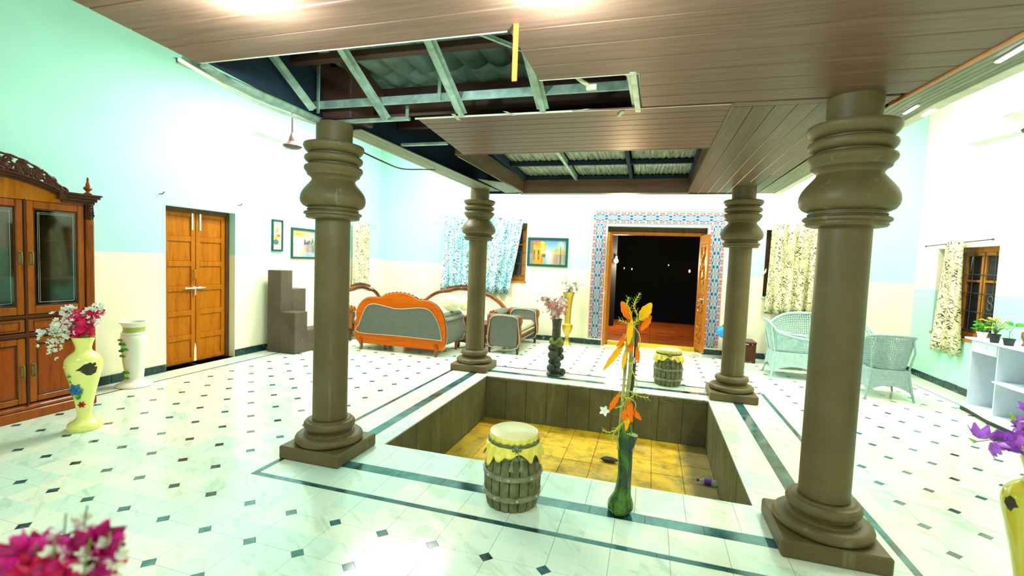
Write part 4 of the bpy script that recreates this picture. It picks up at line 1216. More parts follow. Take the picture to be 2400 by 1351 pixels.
# fans
def fan(x, y, z, ztop, lab, mat='fan_brown', rz=.4):
    t = thing('ceiling_fan', lab, 'fan', (x, y, z))
    MB().tube([(x, y, z+.17), (x, y, ztop)], .013, 8).build('downrod', M['fan_brown'], t)
    MB().lathe([(.012, .20), (.020, .19), (.045, .11), (.052, .075), (.0005, .07)], 24, (x, y, z)).build('canopy', M[mat], t)
    MB().lathe([(.05, .08), (.062, .07), (.115, .035), (.125, .018), (.115, .0), (.075, -.020), (.0005, -.030)], 28, (x, y, z)).build('motor', M[mat], t)
    for k in range(3):
        a = rz+k*2*pi/3; m = MB(); m.m = Matrix.Translation((x, y, z+.025)) @ Matrix.Rotation(a, 4, 'Z') @ Matrix.Rotation(.16, 4, 'X')
        m.box(.10, -.02, -.002, .20, .02, .002); m.prism([(.18, -.045), (.62, -.062), (.64, 0), (.62, .062), (.18, .045)], 'z', -.002, .002)
        m.build('blade', M['fan_blade'], t, smooth=0)
fan(-4.80, 5.40, 3.08, ZT, 'brown ceiling fan with pale blades, left of the near left pillar', rz=.55)
fan(3.09, 5.12, 2.93, ZT, 'dark brown ceiling fan at the right edge of the picture', 'fan_dark', rz=6.0)
# ================================================================== furniture
# carved cabinet against the left wall
cx = -5.48
cab = thing('display_cabinet', 'tall brown wooden display cabinet with glass doors and carved crest by the left wall', 'cabinet', (cx, 2.67, 0))
cabY0, cabY1 = 1.82, 3.40; cym = 2.70-.09; 
MB().box(cx-.60, cabY0, .10, cx-.585, cabY1, 2.05).box(cx-.60, cabY0+.02, .10, cx-.03, cabY0+.04, 2.05).box(cx-.60, cabY1-.06, .10, cx-.03, cabY1-.035, 2.05).box(cx-.58, cabY0, .78, cx-.02, cabY1-.04, .80).box(cx-.58, cabY0, 2.03, cx-.02, cabY1-.04, 2.05).box(cx-.58, cabY0, .12, cx-.02, cabY1-.04, .14).build('carcass', M['cabinet_wood'], cab, smooth=0)
for z in (1.30, 1.66): MB().box(cx-.57, cabY0+.05, z, cx-.06, cabY1-.07, z+.015).build('shelf', M['cabinet_wood'], cab, smooth=0)
MB().box(cx-.6, cabY0-.02, 0, cx+.01, cabY1+.02, .09, .008).box(cx-.6, cabY0-.01, .09, cx-.002, cabY1+.01, .13, .010).build('base', M['cabinet_wood'], cab, smooth=0)
doors_y = [(1.90, 2.36), (2.37, 2.855), (2.875, 3.335)]
for k, (a, b) in enumerate(doors_y):
    # upper glazed door
    m = MB(); e = .055; z0, z1 = .98, 2.03
    m.box(cx-.03, a, z0, cx-.004, a+e, z1, .006).box(cx-.03, b-e, z0, cx-.004, b, z1, .006).box(cx-.03, a+e, z0, cx-.005, b-e, z0+.075, .006).box(cx-.03, a+e, z1-.065, cx-.005, b-e, z1, .006)
    dr = m.build('door', M['cabinet_wood'], cab, smooth=0)
    m = MB(); g = a+e, b-e, z0+.075, z1-.065
    m.box(cx-.022, g[0], g[2], cx-.012, g[0]+.012, g[3], .003).box(cx-.022, g[1]-.012, g[2], cx-.012, g[1], g[3], .003).box(cx-.022, g[0], g[2], cx-.012, g[1], g[2]+.012, .003).box(cx-.022, g[0], g[3]-.012, cx-.012, g[1], g[3], .003)
    m.build('bead', M['cabinet_dark'], dr, smooth=0)
    MB().box(cx-.020, g[0]+.01, g[2]+.01, cx-.017, g[1]-.01, g[3]-.01).build('pane', M['cabinet_glass'], dr, smooth=0)
    m = MB(); q = .035
    for (p0, p1) in (((g[0]+q, g[2]+q), (g[0]+q, g[3]-q)), ((g[1]-q, g[2]+q), (g[1]-q, g[3]-q)), ((g[0]+q, g[2]+q), (g[1]-q, g[2]+q)), ((g[0]+q, g[3]-q), (g[1]-q, g[3]-q)), ((g[0]+q+.012, g[2]+q), (g[0]+q+.012, g[3]-q)), ((g[0]+q, g[3]-q-.014), (g[1]-q, g[3]-q-.014))):
        m.tube([(cx-.0165, *p0), (cx-.0165, *p1)], .0011, 4)
    m.build('etched_line', M['steel'], dr)
    hy = a+.03 if k == 2 else b-.03
    for (zz, par) in ((1.50, dr),):
        m = MB(); m.tube(smoothline([(cx, hy, zz+.055), (cx+.022, hy, zz+.045), (cx+.026, hy, zz), (cx+.022, hy, zz-.045), (cx, hy, zz-.055)], 4), .007, 8); m.box(cx-.004, hy-.012, zz-.07, cx, hy+.012, zz+.07, .002)
        m.build('handle', M['old_brass'], par)
    # drawer
    m = MB(); m.box(cx-.03, a, .82, cx-.006, b, .94, .006)
    dw = m.build('drawer', M['cabinet_wood'], cab, smooth=0)
    m = MB(); m.box(cx-.006, a+.04, .84, cx, b-.04, .846, .002).box(cx-.006, a+.04, .914, cx, b-.04, .92, .002).box(cx-.006, a+.04, .84, cx, a+.046, .92, .002).box(cx-.006, b-.046, .84, cx, b-.04, .92, .002)
    m.build('drawer_moulding', M['cabinet_dark'], dw, smooth=0)
    # lower door
    m = MB(); z0, z1 = .155, .765; e = .06
    m.box(cx-.03, a, z0, cx-.004, a+e, z1, .006).box(cx-.03, b-e, z0, cx-.004, b, z1, .006).box(cx-.03, a+e, z0, cx-.005, b-e, z0+.055, .006).box(cx-.03, a+e, z1-.06, cx-.005, b-e, z1, .006)
    dr = m.build('door', M['cabinet_wood'], cab, smooth=0)
    MB().box(cx-.028, a+e, z0+.055, cx-.016, b-e, z1-.06, .004).build('panel', M['cabinet_panel'], dr, smooth=0)
    m = MB(); g = a+e, b-e, z0+.055, z1-.06
    for w_, x_ in ((.014, -.008), (.008, -.013)):
        m.box(cx-.018, g[0], g[2], cx+x_, g[0]+w_, g[3], .003).box(cx-.018, g[1]-w_, g[2], cx+x_, g[1], g[3], .003).box(cx-.018, g[0], g[2], cx+x_, g[1], g[2]+w_, .003).box(cx-.018, g[0], g[3]-w_, cx+x_, g[1], g[3], .003)
    m.build('bead', M['cabinet_dark'], dr, smooth=0)
    m = MB(); m.tube(smoothline([(cx, hy, .505), (cx+.022, hy, .50), (cx+.026, hy, .455), (cx+.022, hy, .41), (cx, hy, .405)], 4), .007, 8); m.box(cx-.004, hy-.012, .39, cx, hy+.012, .52, .002)
    m.build('handle', M['old_brass'], dr)
m = MB()
for (a, b) in ((1.84, 1.89), (2.856, 2.874), (2.361, 2.369)): m.box(cx-.03, a, .13, cx+.002, b, 2.04, .003)
m.box(cx-.03, 1.84, .945, cx+.004, 3.345, .975, .006).box(cx-.03, 1.84, .77, cx+.004, 3.345, .812, .006)
m.build('rail', M['cabinet_dark'], cab, smooth=0)
for (a, b) in ((3.345, 3.415), (1.83, 1.89)):
    m = MB(); m.box(cx-.05, a, .13, cx+.012, b, 1.90, .006)
    for k in range(3): m.tube([(cx+.012, a+.017+k*.018, .35), (cx+.012, a+.017+k*.018, 1.85)], .006, 6)
    m.build('corner_post', M['cabinet_wood'], cab, smooth=40)
    m = MB(); yc = (a+b)/2
    m.box(cx-.05, a, 1.90, cx+.008, b, 2.06, .004)
    for k in range(7): m.ball((cx+.012, yc, 1.905+k*.024), .030-.002*(6-k), 10, 6, (.6, 1, .42))
    for k in range(3): m.tube([(cx+.02, yc+.02*cos(q)*(1+.2*k), 2.0-.03*k+.02*sin(q)) for q in [i*pi/5 for i in range(10)]], .006, 5, closed=True)
    m.build('carved_bracket', M['cabinet_dark'], cab)
    m = MB(); m.lathe([(.030, 0), (.034, .012), (.018, .022), (.016, .035), (.030, .048), (.037, .062), (.030, .078), (.016, .086), (.020, .094), (.015, .115), (.009, .135), (.012, .142), (.008, .150), (.011, .160), (.004, .172), (.0005, .176)], 20, (cx-.02, yc, 2.15))
    m.build('finial', M['sofa_wood'], cab)
# stepped cornice and arch
for side in (0, 1):
  m = MB()
  for (z, o_, h) in ((2.05, .000, .025), (2.075, .018, .03), (2.105, .040, .025), (2.13, .055, .018)):
    if side: m.box(cx-.60, 3.14, z, cx+.012+o_, 3.425+o_*.7, z+h, .005)
    else: m.box(cx-.60, 1.82-o_*.7, z, cx+.012+o_, 2.10, z+h, .005)
  m.build('cornice', M['cabinet_dark'], cab, smooth=0)
yc, hw = 2.62, .52
archp = lambda y: 2.10+.13*(1-((y-yc)/hw)**2)
yy = [yc-hw+2*hw*i/24 for i in range(25)]
MB().prism([(y, archp(y)-.01) for y in yy]+[(yc+hw, 2.035), (yc-hw, 2.035)], 'x', cx-.04, cx-.004).build('arch_panel', M['sofa_wood'] if False else M['door_orange'], cab, smooth=0)
m = MB()
for (d, w_, o_) in ((0, .022, .012), (.022, .022, .030), (.044, .016, .046)):
    m.prism([(y, archp(y)-.012+d) for y in yy]+[(y, archp(y)-.012+d+w_) for y in yy[::-1]], 'x', cx-.5, cx+o_, .003)
m.box(cx-.5, yc+hw-.035, 2.07, cx+.05, yc+hw+.02, 2.165, .006); m.box(cx-.5, yc-hw-.02, 2.07, cx+.05, yc-hw+.035, 2.165, .006)
m.build('arch_cornice', M['cabinet_dark'], cab, smooth=40)
# pierced crest: scrolls and leaves, with real gaps
m = MB(); rnd = random.Random(4)
crest = lambda y: .155*max(0, 1-((y-yc-.09)/.46)**2)**.6
for k in range(140):
    y = yc-.36+.90*rnd.random(); hmax = crest(y)
    if hmax < .02: continue
    z = archp(min(max(y, yc-hw), yc+hw))+.045+rnd.random()*hmax*.75
    r = rnd.uniform(.020, .040); a0 = rnd.random()*6
    m.tube([(cx+.0, y+r*(1-t*.55)*cos(a0+t*5.2), z+r*(1-t*.55)*sin(a0+t*5.2)) for t in [i/9 for i in range(10)]], [.015-.008*t/9 for t in range(10)], 6)
ed = [yc-.34+.86*i/30 for i in range(31)]
m.tube([(cx, y, archp(min(y, yc+hw-.01))+.05+crest(y)*.92) for y in ed], [.012+.004*sin(i*1.9) for i in range(31)], 7)
m.tube([(cx, y, archp(min(y, yc+hw-.01))+.05+crest(y)*.45+.012*sin(i*1.1)) for i, y in enumerate(ed)], .010, 6)
for k in range(5): m.tube([(cx+.005, yc+.11+.04*sin(k*1.26)*t, archp(yc+.1)+.12+.05*t*cos(k*1.26-1.2)) for t in (0, .3, .6, 1)], [.010, .016, .014, .004], 6)
m.build('carved_crest', M['cabinet_dark'], cab)

# brown plastered step block
st = thing('step_stool', 'chipped brown painted wooden step unit beside the orange door', 'steps', (-5.71, 6.6, 0))
xa, xb = -5.985, -5.43; d = .30
cols = [((-5.985, -5.72), 6.22, 6.50, 1.345), ((-5.985, -5.72), 6.50, 6.80, 1.02)]
MB().box(-5.985, 6.22, 0, -5.72, 6.48, 1.345, .006).build('tall_block', M['step_brown'], st, smooth=0)
MB().box(-5.985, 6.48, 0, -5.72, 6.80, 1.03, .006).build('middle_block', M['step_brown'], st, smooth=0)
MB().box(-5.72, 6.21, 0, -5.43, 6.50, .675, .006).build('front_block', M['step_brown'], st, smooth=0)
MB().box(-5.72, 6.50, 0, -5.43, 7.05, .36, .006).build('low_block', M['step_brown'], st, smooth=0)

# sofas ---------------------------------------------------------------
def cab_leg(m, x, y, h, s_=1):
    m.tube([(x, y, h), (x+.015*s_, y-.02, h*.75), (x-.005*s_, y-.008, h*.35), (x+.004*s_, y-.02, .012), (x+.004*s_, y-.024, 0)], [.045, .040, .024, .026, .024], 10)
yb = 7.08; S = .16287
O = lambda pts, y, ox=800, oy=640, s_=S: [tuple(at(ox+a*s_, oy+b*s_, 'y', y)[i] for i in (0, 2)) for a, b in pts]
lv = thing('loveseat', 'grey loveseat seen from behind with an orange wooden back frame', 'sofa', (-4.06, 7.45, 0))
outl = O([(205, 610), (215, 545), (240, 480), (285, 415), (350, 365), (430, 348), (530, 350), (580, 345), (630, 312), (730, 292), (840, 288), (960, 308), (1060, 355), (1100, 385), (1180, 392), (1270, 410), (1350, 455), (1410, 520), (1455, 600), (1480, 700), (1497, 800), (1500, 900), (1495, 990), (1475, 1070), (1435, 1125), (1350, 1118), (800, 1060), (320, 1012), (230, 985), (195, 930), (180, 840), (185, 760), (205, 670), (212, 640)], yb)
pan = O([(240, 850), (262, 730), (300, 620), (345, 520), (380, 475), (430, 450), (510, 450), (590, 468), (680, 492), (760, 512), (870, 520), (980, 512), (1080, 505), (1170, 508), (1230, 520), (1285, 550), (1340, 620), (1385, 700), (1415, 790), (1435, 880), (1438, 965), (1380, 968), (800, 905)], yb)
outs = [tuple(p) for p in smoothline([(a, b, 0) for a, b in outl], 2, True)]; outs = [(p[0], p[1]) for p in outs]
MB().prism(outs, 'y', yb+.035, yb, .010).build('back_frame', M['sofa_orange'], lv, smooth=30)
MB().prism(pan, 'y', yb-.001, yb-.010, .006).build('back_panel', M['sofa_grey'], lv, smooth=0)
def piping(name, pts, r, parent, closed=True):
    """twisted two-colour cord: pale cord with dark beads"""
    P = smoothline(pts, 4, closed); L = sum((P[i]-P[i-1]).length for i in range(1, len(P)))
    mb = MB(); mb.tube(P, r, 6, closed=closed); o = mb.build(name, M['piping_dark'], parent)
    Q = []; acc = 0; step = r*3.6; tgt = 0; PP = P+[P[0]] if closed else P
    for i in range(1, len(PP)):
        seg = (PP[i]-PP[i-1]).length
        while tgt <= acc+seg and seg > 1e-6:
            f = (tgt-acc)/seg; Q.append((PP[i-1].lerp(PP[i], f), (PP[i]-PP[i-1]).normalized())); tgt += step
        acc += seg
    mb = MB()
    for q, dd in Q:
        mb.tube([q-dd*r*.9, q+dd*r*.9], r*1.35, 5)
    mb.build('cord_stitch', M['piping_cream'], o, kind='stuff')
    return o
piping('piping', [(a, yb-.010, b) for a, b in pan], .0055, lv)
piping('piping', [(p[0], yb+.045, p[1]) for p in outs[32:66]], .0065, lv, closed=False)
# dark moulded edge line
m = MB(); m.tube([(p[0], yb+.018, p[1]) for p in outs[:46]], .009, 5); m.build('edge_bead', M['dark_carved'], lv)
m = MB()
for k in range(13):
    i = 14+k; p = outs[min(i+2, len(outs)-1)]; m.ball((p[0], yb+.03, p[1]+.006), .016, 7, 5, (1.3, .6, .8), .5)
m.build('carved_crest', M['dark_carved'], lv, kind='stuff')
xl, xr = -4.86, -3.20
for (a, b, s_) in ((xl, xl+.26, -1), (xr-.26, xr, 1)):
    m = MB(); cxm = (a+b)/2
    prof = [(a+.02, .20), (a-.01 if s_ < 0 else a+.02, .40), (a+.02, .52), (a+.03, .60)]+[(cxm+.13*cos(q), .60+.055*sin(q)) for q in [pi-i*pi/8 for i in range(9)]]+[(b-.03, .58), (b-.02, .50), (b+.015 if s_ > 0 else b-.02, .38), (b-.03, .22), (b-.07, .17), (a+.07, .17)]
    m.prism(prof, 'y', yb+.04, yb+.86, .02); m.build('armrest', M['sofa_grey'], lv, smooth=40)
    m = MB(); m.tube([(cxm, yb+.05, .655), (cxm, yb+.84, .655)], .062, 14); m.ball((cxm, yb+.86, .64), .07, 12, 8, (1, .4, 1))
    m.build('arm_roll', M['sofa_grey'], lv)
    piping('piping', [(q[0], yb+.862, q[1]) for q in prof], .006, lv)
MB().box(xl+.24, yb+.04, .20, xr-.24, yb+.86, .34, .03).build('seat_base', M['dark_carved'], lv, smooth=40)
MB().box(xl+.25, yb+.06, .34, xr-.25, yb+.84, .47, .04).build('seat_cushion', M['seat_beige'], lv, smooth=40)
MB().prism([(xl+.15, .40), (xl+.14, .80), (xl+.45, .885), (xr-.45, .885), (xr-.14, .78), (xr-.15, .40)], 'y', yb+.04, yb+.18, .03).build('inner_back', M['diamond_fabric'], lv, smooth=40)
for (x, y, s_) in ((-4.79, yb+.02, -1), (-3.36, yb+.02, 1), (-4.79, yb+.80, -1), (-3.33, yb+.80, 1)):
    m = MB(); cab_leg(m, x, y, .19, s_); m.build('leg', M['sofa_wood'], lv)
# cream cushions on it
c1 = MB(); c1.ball((-3.33, 7.58, .865), .17, 20, 12, (1.0, .55, .85)); tag(c1.build('cushion', M['cushion_cream']), 'round cream cushion leaning on the loveseat back, the near one of the pair', 'cushion')
c2 = MB(); c2.ball((-3.16, 7.80, .845), .15, 20, 12, (.55, .9, .85)); tag(c2.build('cushion', M['cushion_cream']), 'round cream cushion standing at the right end of the loveseat arm', 'cushion')

# long carved sofa on the back wall, and the armchair in the corner
def carved_sofa(name, lab, x0, x1, y0, hz, peak, arms=True, rz=0, loc=None, cat='sofa'):
    """faces -y; back along y0; width x0..x1"""
    t = thing(name, lab, cat, ((x0+x1)/2, y0-.4, 0)); w = x1-x0; xm = (x0+x1)/2
    top = lambda u: hz*(1-abs(2*u-1)**3.2*.42)+peak*math.exp(-((u-.5)/.14)**2)
    N = 36; us = [i/N for i in range(N+1)]
    poly = [(x0+.06+(w-.12)*u, top(u)-.05) for u in us]+[(x1-.06, .36), (x0+.06, .36)]
    MB().prism(poly, 'y', y0-.12, y0, .02).build('backrest', M['diamond_fabric'], t, smooth=40)
    m = MB(); m.tube([(x0+.015, y0-.09, .50)]+[(x0+.02+(w-.04)*u, y0-.09, top(u)-.03) for u in us]+[(x1-.015, y0-.09, .50)], .038, 10); m.build('back_rail', M['sofa_wood'], t)
    m = MB()
    for sg in (-1, 1):
        m.tube([(xm+sg*w*.36*(1-i/10), y0-.125-.01*sin(i), top(.5+sg*.36*(1-i/10))-.045+.022*sin(i*.9)) for i in range(11)], [.010+.002*i for i in range(11)], 7)
    m.build('rail_carving', M['dark_carved'], t)
    m = MB(); rnd = random.Random(int(w*100))
    for k in range(15):
        u = (k/14-.5)*.34; z = top(.5+u)+.015
        m.ball((xm+w*u, y0-.09, z), .030, 8, 6, (1.2, .7, .8+.5*math.exp(-(u/.08)**2)), .5)
    m.build('carved_crest', M['dark_carved'], t)
    MB().box(x0+.16, y0-.78, .22, x1-.16, y0-.05, .34, .01).build('seat_frame', M['dark_carved'], t, smooth=0)
    MB().box(x0+.18, y0-.80, .33, x1-.18, y0-.10, .47, .05).build('seat_cushion', M['diamond_fabric'], t, smooth=40)
    m = MB()
    for k in range(int((w-.4)/.09)):
        m.tube([(x0+.22+k*.09+.035*cos(q), y0-.785, .275+.028*sin(q)) for q in [i*pi/4 for i in range(8)]], .008, 5, closed=True)
    m.build('apron_carving', M['dark_carved'], t)
    for sg, a in ((-1, x0), (1, x1-.24)):
        m = MB(); m.prism([(a+.02, .20), (a+.02, .60)]+[(a+.12+.115*cos(q), .60+.07*sin(q)) for q in [pi-i*pi/8 for i in range(9)]]+[(a+.22, .60), (a+.22, .20)], 'y', y0-.76, y0-.06, .02)
        m.build('armrest', M['sofa_grey'], t, smooth=40)
        m = MB(); xc = a+.12; m.ball((xc, y0-.79, .60), .085, 14, 9, (1.15, .45, .9))
        for q in range(8): m.tube([(xc+.09*cos(q*pi/4)*k, y0-.80-.012*k, .60+.075*sin(q*pi/4)*k) for k in (.4, .8, 1.1)], [.014, .02, .012], 6)
        m.tube([(xc, y0-.79, .53), (xc+.01*sg, y0-.80, .38), (xc, y0-.79, .24)], [.04, .028, .034], 8)
        m.build('arm_scroll', M['sofa_wood'], t)
    for (x, y) in ((x0+.12, y0-.76), (x1-.12, y0-.76), (x0+.12, y0-.06), (x1-.12, y0-.06)):
        m = MB(); m.tube([(x, y, .23), (x+.012, y-.01, .15), (x-.004, y, .07), (x, y-.01, 0)], [.042, .038, .022, .03], 10); m.build('leg', M['dark_carved'], t)
    return t
carved_sofa('sofa', 'long carved wooden sofa with pale upholstery under the blue curtain on the back wall', -4.86, -2.76, 9.40, 1.00, .05)
ac = carved_sofa('armchair', 'carved wooden armchair with arched pale back, half hidden behind the near left pillar', -.52, .52, .40, 1.00, .02, cat='armchair')
ac.location = (-5.50, 8.25, 0); ac.rotation_euler = (0, 0, R(52))
for ch in ac.children: pass

# bench-like diwan with two grey arms
dw_ = thing('bench', 'low carved bench with beige cushion and two grey padded arms', 'bench', (-2.43, 8.6, 0))
for k, y in enumerate((7.86, 9.16)):
    m = MB(); a, b = y, y+.14 if k == 0 else y+.20
    prof = [(-2.70, .12), (-2.70, .55), (-2.68, .62), (-2.62, .67), (-2.50, .685), (-2.35, .68), (-2.24, .665), (-2.19, .63), (-2.175, .56), (-2.18, .12)]
    m.prism(prof, 'y', a+.02, b, .02); m.build('armrest', M['sofa_grey'], dw_, smooth=40)
    piping('piping', [(p[0], a+.012, p[1]) for p in prof], .007, dw_)
    m = MB(); m.tube([(-2.72, a+.09, .62), (-2.16, a+.09, .62)], .075, 12); m.build('arm_roll', M['sofa_grey'], dw_)
    m = MB()
    for x in (-2.15, -2.73):
        m.tube([(x, a+.07, .68), (x+.01, a+.05, .60), (x-.005, a+.06, .50), (x, a+.06, .38), (x+.004, a+.05, .20)], [.02, .045, .028, .034, .026], 8)
        m.ball((x+.005, a+.05, .64), .05, 9, 7, (.7, 1, 1), .3); m.build('arm_carving', M['sofa_wood'], dw_); m = MB()
    for x in (-2.70, -2.18):
        m = MB(); m.tube([(x, a+.05, .22), (x, a+.05, .10), (x, a+.04, 0)], [.034, .026, .022], 9); m.build('leg', M['dark_carved'], dw_)
MB().box(-2.68, 7.98, .34, -2.20, 9.20, .47, .045).build('seat_cushion', M['seat_beige'], dw_, smooth=40)
MB().box(-2.68, 7.98, .20, -2.19, 9.20, .34, .008).build('seat_frame', M['seat_beige'], dw_, smooth=0)
m = MB()
for z in (.215, .25, .31): m.tube([(-2.186, 8.0, z), (-2.186, 9.2, z)], .008, 6)
for k in range(15): m.tube([(-2.186, 8.04+k*.077+.028*cos(q), .28+.018*sin(q)) for q in [i*pi/4 for i in range(8)]], .006, 5, closed=True)
m.build('apron_carving', M['window_dark'], dw_)

# coffee table between the sofas
ct = thing('coffee_table', 'dark carved coffee table between the sofas, half hidden behind the far left pillar', 'table', (-3.05, 8.25, 0))
MB().box(-3.42, 7.98, .44, -2.80, 8.56, .48, .012).build('table_top', M['dark_carved'], ct, smooth=0)
MB().box(-3.36, 8.04, .34, -2.86, 8.50, .44, .006).box(-3.34, 8.06, .10, -2.88, 8.48, .13, .006).build('apron', M['dark_carved'], ct, smooth=0)
for x in (-3.36, -2.86):
    for y in (8.04, 8.50):
        m = MB(); m.tube([(x, y, .44), (x, y, .34), (x+.01, y, .22), (x, y, .10), (x, y, 0)], [.035, .04, .022, .034, .024], 10); m.build('leg', M['dark_carved'], ct)
bx = MB().box(-3.30, 8.10, .48, -3.05, 8.40, .60, .01); tag(bx.build('wooden_box', M['dark_carved']), 'dark box lying on the coffee table behind the loveseat', 'box')

# wicker seats -------------------------------------------------------
def wicker(name, lab, w, depth=.56, hb=.90, ha=.64, hs=.40, mat='wicker', cat='chair'):
    """faces -y, origin on the floor at the middle"""
    t = thing(name, lab, cat); hw_ = w/2; fr_, bk = -depth/2, depth/2
    rail = lambda s_: None
    # rim: front of the arm -> up and round the back
    def rim(u):      # u 0..1 from left arm front over the back to right arm front
        n_ = abs(2*u-1)          # 1 at the arm fronts, 0 at the middle of the back
        sg = -1 if u < .5 else 1
        if n_ > .55:
            k = (n_-.55)/.45; x = sg*(hw_+.03*(1-k)); y = bk-.02-(depth-.06)*k; z = ha+(.10*(1-k)**2)
        else:
            k = n_/.55; x = sg*(hw_+.03)*min(1, k**.8*1.0); y = bk+.10-.12*k**3; z = hb-(hb-ha-.10)*k**3.2
        return Vector((x, y, z))
    def base(u):
        n_ = abs(2*u-1); sg = -1 if u < .5 else 1
        if n_ > .55: k = (n_-.55)/.45; return Vector((sg*(hw_-.05), bk-.06-(depth-.12)*k, hs-.02))
        k = n_/.55; return Vector((sg*(hw_-.05)*min(1, k**.8), bk-.02-.04*k**3, hs-.02))
    N = int(44+w*30); m = MB()
    m.tube([rim(i/60) for i in range(61)], .020, 8, flat=.8); m.build('rim', M[mat], t)
    m = MB()
    for i in range(N+1):
        a, b = base(i/N), rim(i/N); wv = .5+.5*sin(i*pi)
        m.tube([a, a.lerp(b, .5)+Vector((0, 0, 0)), b], .0065, 4, cap=False)
    rows = 13
    for j in range(1, rows+1):
        v = j/(rows+.5)
        if j in (1, 2, rows): r_ = .012
        else: r_ = .0075
        m.tube([base(i/N).lerp(rim(i/N), v)+Vector((0, .005*(1 if (i+j) % 2 else -1), 0)) for i in range(N+1)], r_, 4, cap=False)
    m.build('woven_back', M[mat], t, kind='stuff')
    # solid woven skirt with arched hem
    def skirtpt(u, v):
        L = [(-hw_+.02, fr_), (-hw_-.01, fr_+.02), (-hw_-.01, bk-.02), (-hw_+.03, bk), (hw_-.03, bk), (hw_+.01, bk-.02), (hw_+.01, fr_+.02), (hw_-.02, fr_)]
        per = [0]; C_ = L+[L[0]]
        for k in range(len(L)): per.append(per[-1]+math.dist(C_[k], C_[k+1]))
        s_ = u*per[-1]; k = max(q for q in range(len(L)) if per[q] <= s_+1e-9)
        f = (s_-per[k])/(per[k+1]-per[k]); p0, p1 = C_[k], C_[k+1]
        x, y = p0[0]+(p1[0]-p0[0])*f, p0[1]+(p1[1]-p0[1])*f
        hem = .13
        if abs(y-fr_) < .03 or abs(y-bk) < .03: hem = .10+.09*(1-(x/hw_)**2)
        else: hem = .10+.09*(1-((y)/(depth/2))**2)
        z = hs*(1-v)+hem*v; fl_ = 1+.10*v*v
        return (x*fl_*(1+.004*(int(v*20) % 2)), y*fl_, z)
    m = MB(); m.grid(120, 20, skirtpt); o = m.build('skirt', M[mat], t, smooth=20); o.modifiers.new('t', 'SOLIDIFY').thickness = .008
    m = MB(); m.box(-hw_+.02, fr_+.01, hs-.03, hw_-.02, bk-.03, hs, .01); m.build('seat', M[mat], t)
    for x in (-hw_, hw_):
        for y in (fr_, bk):
            sx = 1 if x > 0 else -1; sy_ = 1 if y > 0 else -1
            m = MB(); m.tube([(x-.02*sx, y-.02*sy_, hs), (x+.02*sx, y+.015*sy_, .12), (x+.045*sx, y+.035*sy_, 0)], [.016, .016, .014], 8); m.build('leg', M[mat], t)
    for sx in (-1, 1):
        m = MB(); m.tube([(sx*(hw_-.02), bk-.02, hs-.02), (sx*(hw_+.01), bk+.04, hs+.25), rim(.5+sx*.20)], .012, 6); m.build('back_post', M[mat], t)
    return t
w1 = wicker('wicker_chair', 'pale grey wicker armchair turned sideways, left of the big near right pillar', .46, .60, .88, .62)
w1.location = (2.20, 8.33, 0); w1.rotation_euler = (0, 0, R(90))
w2 = wicker('wicker_chair', 'grey wicker armchair seen from behind, right of the big near right pillar', .46, .52, .87, .74, mat='wicker_grey')
w2.location = (3.12, 7.62, 0); w2.rotation_euler = (0, 0, R(180))
w3 = wicker('wicker_sofa', 'long pale grey wicker sofa against the back wall under the beige curtain', 1.50, .58, .93, .62, cat='sofa')
w3.location = (2.88, 9.13, 0); w3.rotation_euler = (0, 0, 0)

# small dark side table with the blue bag behind the far right pillar
sd = thing('side_table', 'dark brown side table behind the far right pillar', 'table', (1.60, 9.3, 0))
MB().box(1.36, 9.12, .34, 1.86, 9.52, .38, .008).build('table_top', M['cabinet_dark'], sd, smooth=0)
for (x, y) in ((1.39, 9.15), (1.83, 9.15), (1.39, 9.49), (1.83, 9.49)):
    MB().box(x-.025, y-.025, 0, x+.025, y+.025, .34, .006).build('leg', M['cabinet_dark'], sd, smooth=0)
MB().box(1.38, 9.13, .03, 1.84, 9.16, .32, .004).box(1.375, 9.16, .03, 1.395, 9.5, .32, .004).build('apron', M['cabinet_dark'], sd, smooth=0)
bg = thing('bag', 'bright blue cloth bag with black straps on the side table behind the pillar', 'bag', (1.40, 9.25, .38))
def bagp(u, v):
    a = 2*pi*u; th = pi*v; k = 1+.06*sin(a*5+v*6)
    r = .17*sin(th)**.75*k
    return (1.40+r*1.15*cos(a), 9.28+r*.8*sin(a), .385+.24*(1-cos(th))/2-.0)
m = MB(); m.grid(40, 14, bagp); m.build('body', M['bag_blue'], bg, smooth=60)
m = MB(); m.tube(smoothline([(1.30, 9.16, .62), (1.34, 9.14, .66), (1.46, 9.16, .66), (1.54, 9.2, .62)], 5), .018, 7); m.tube(smoothline([(1.33, 9.15, .63), (1.31, 9.10, .55), (1.33, 9.11, .50)], 5), .014, 7); m.tube(smoothline([(1.32, 9.18, .62), (1.38, 9.2, .69), (1.50, 9.22, .68)], 5), .014, 7)
m.build('strap', M['bag_black'], bg)

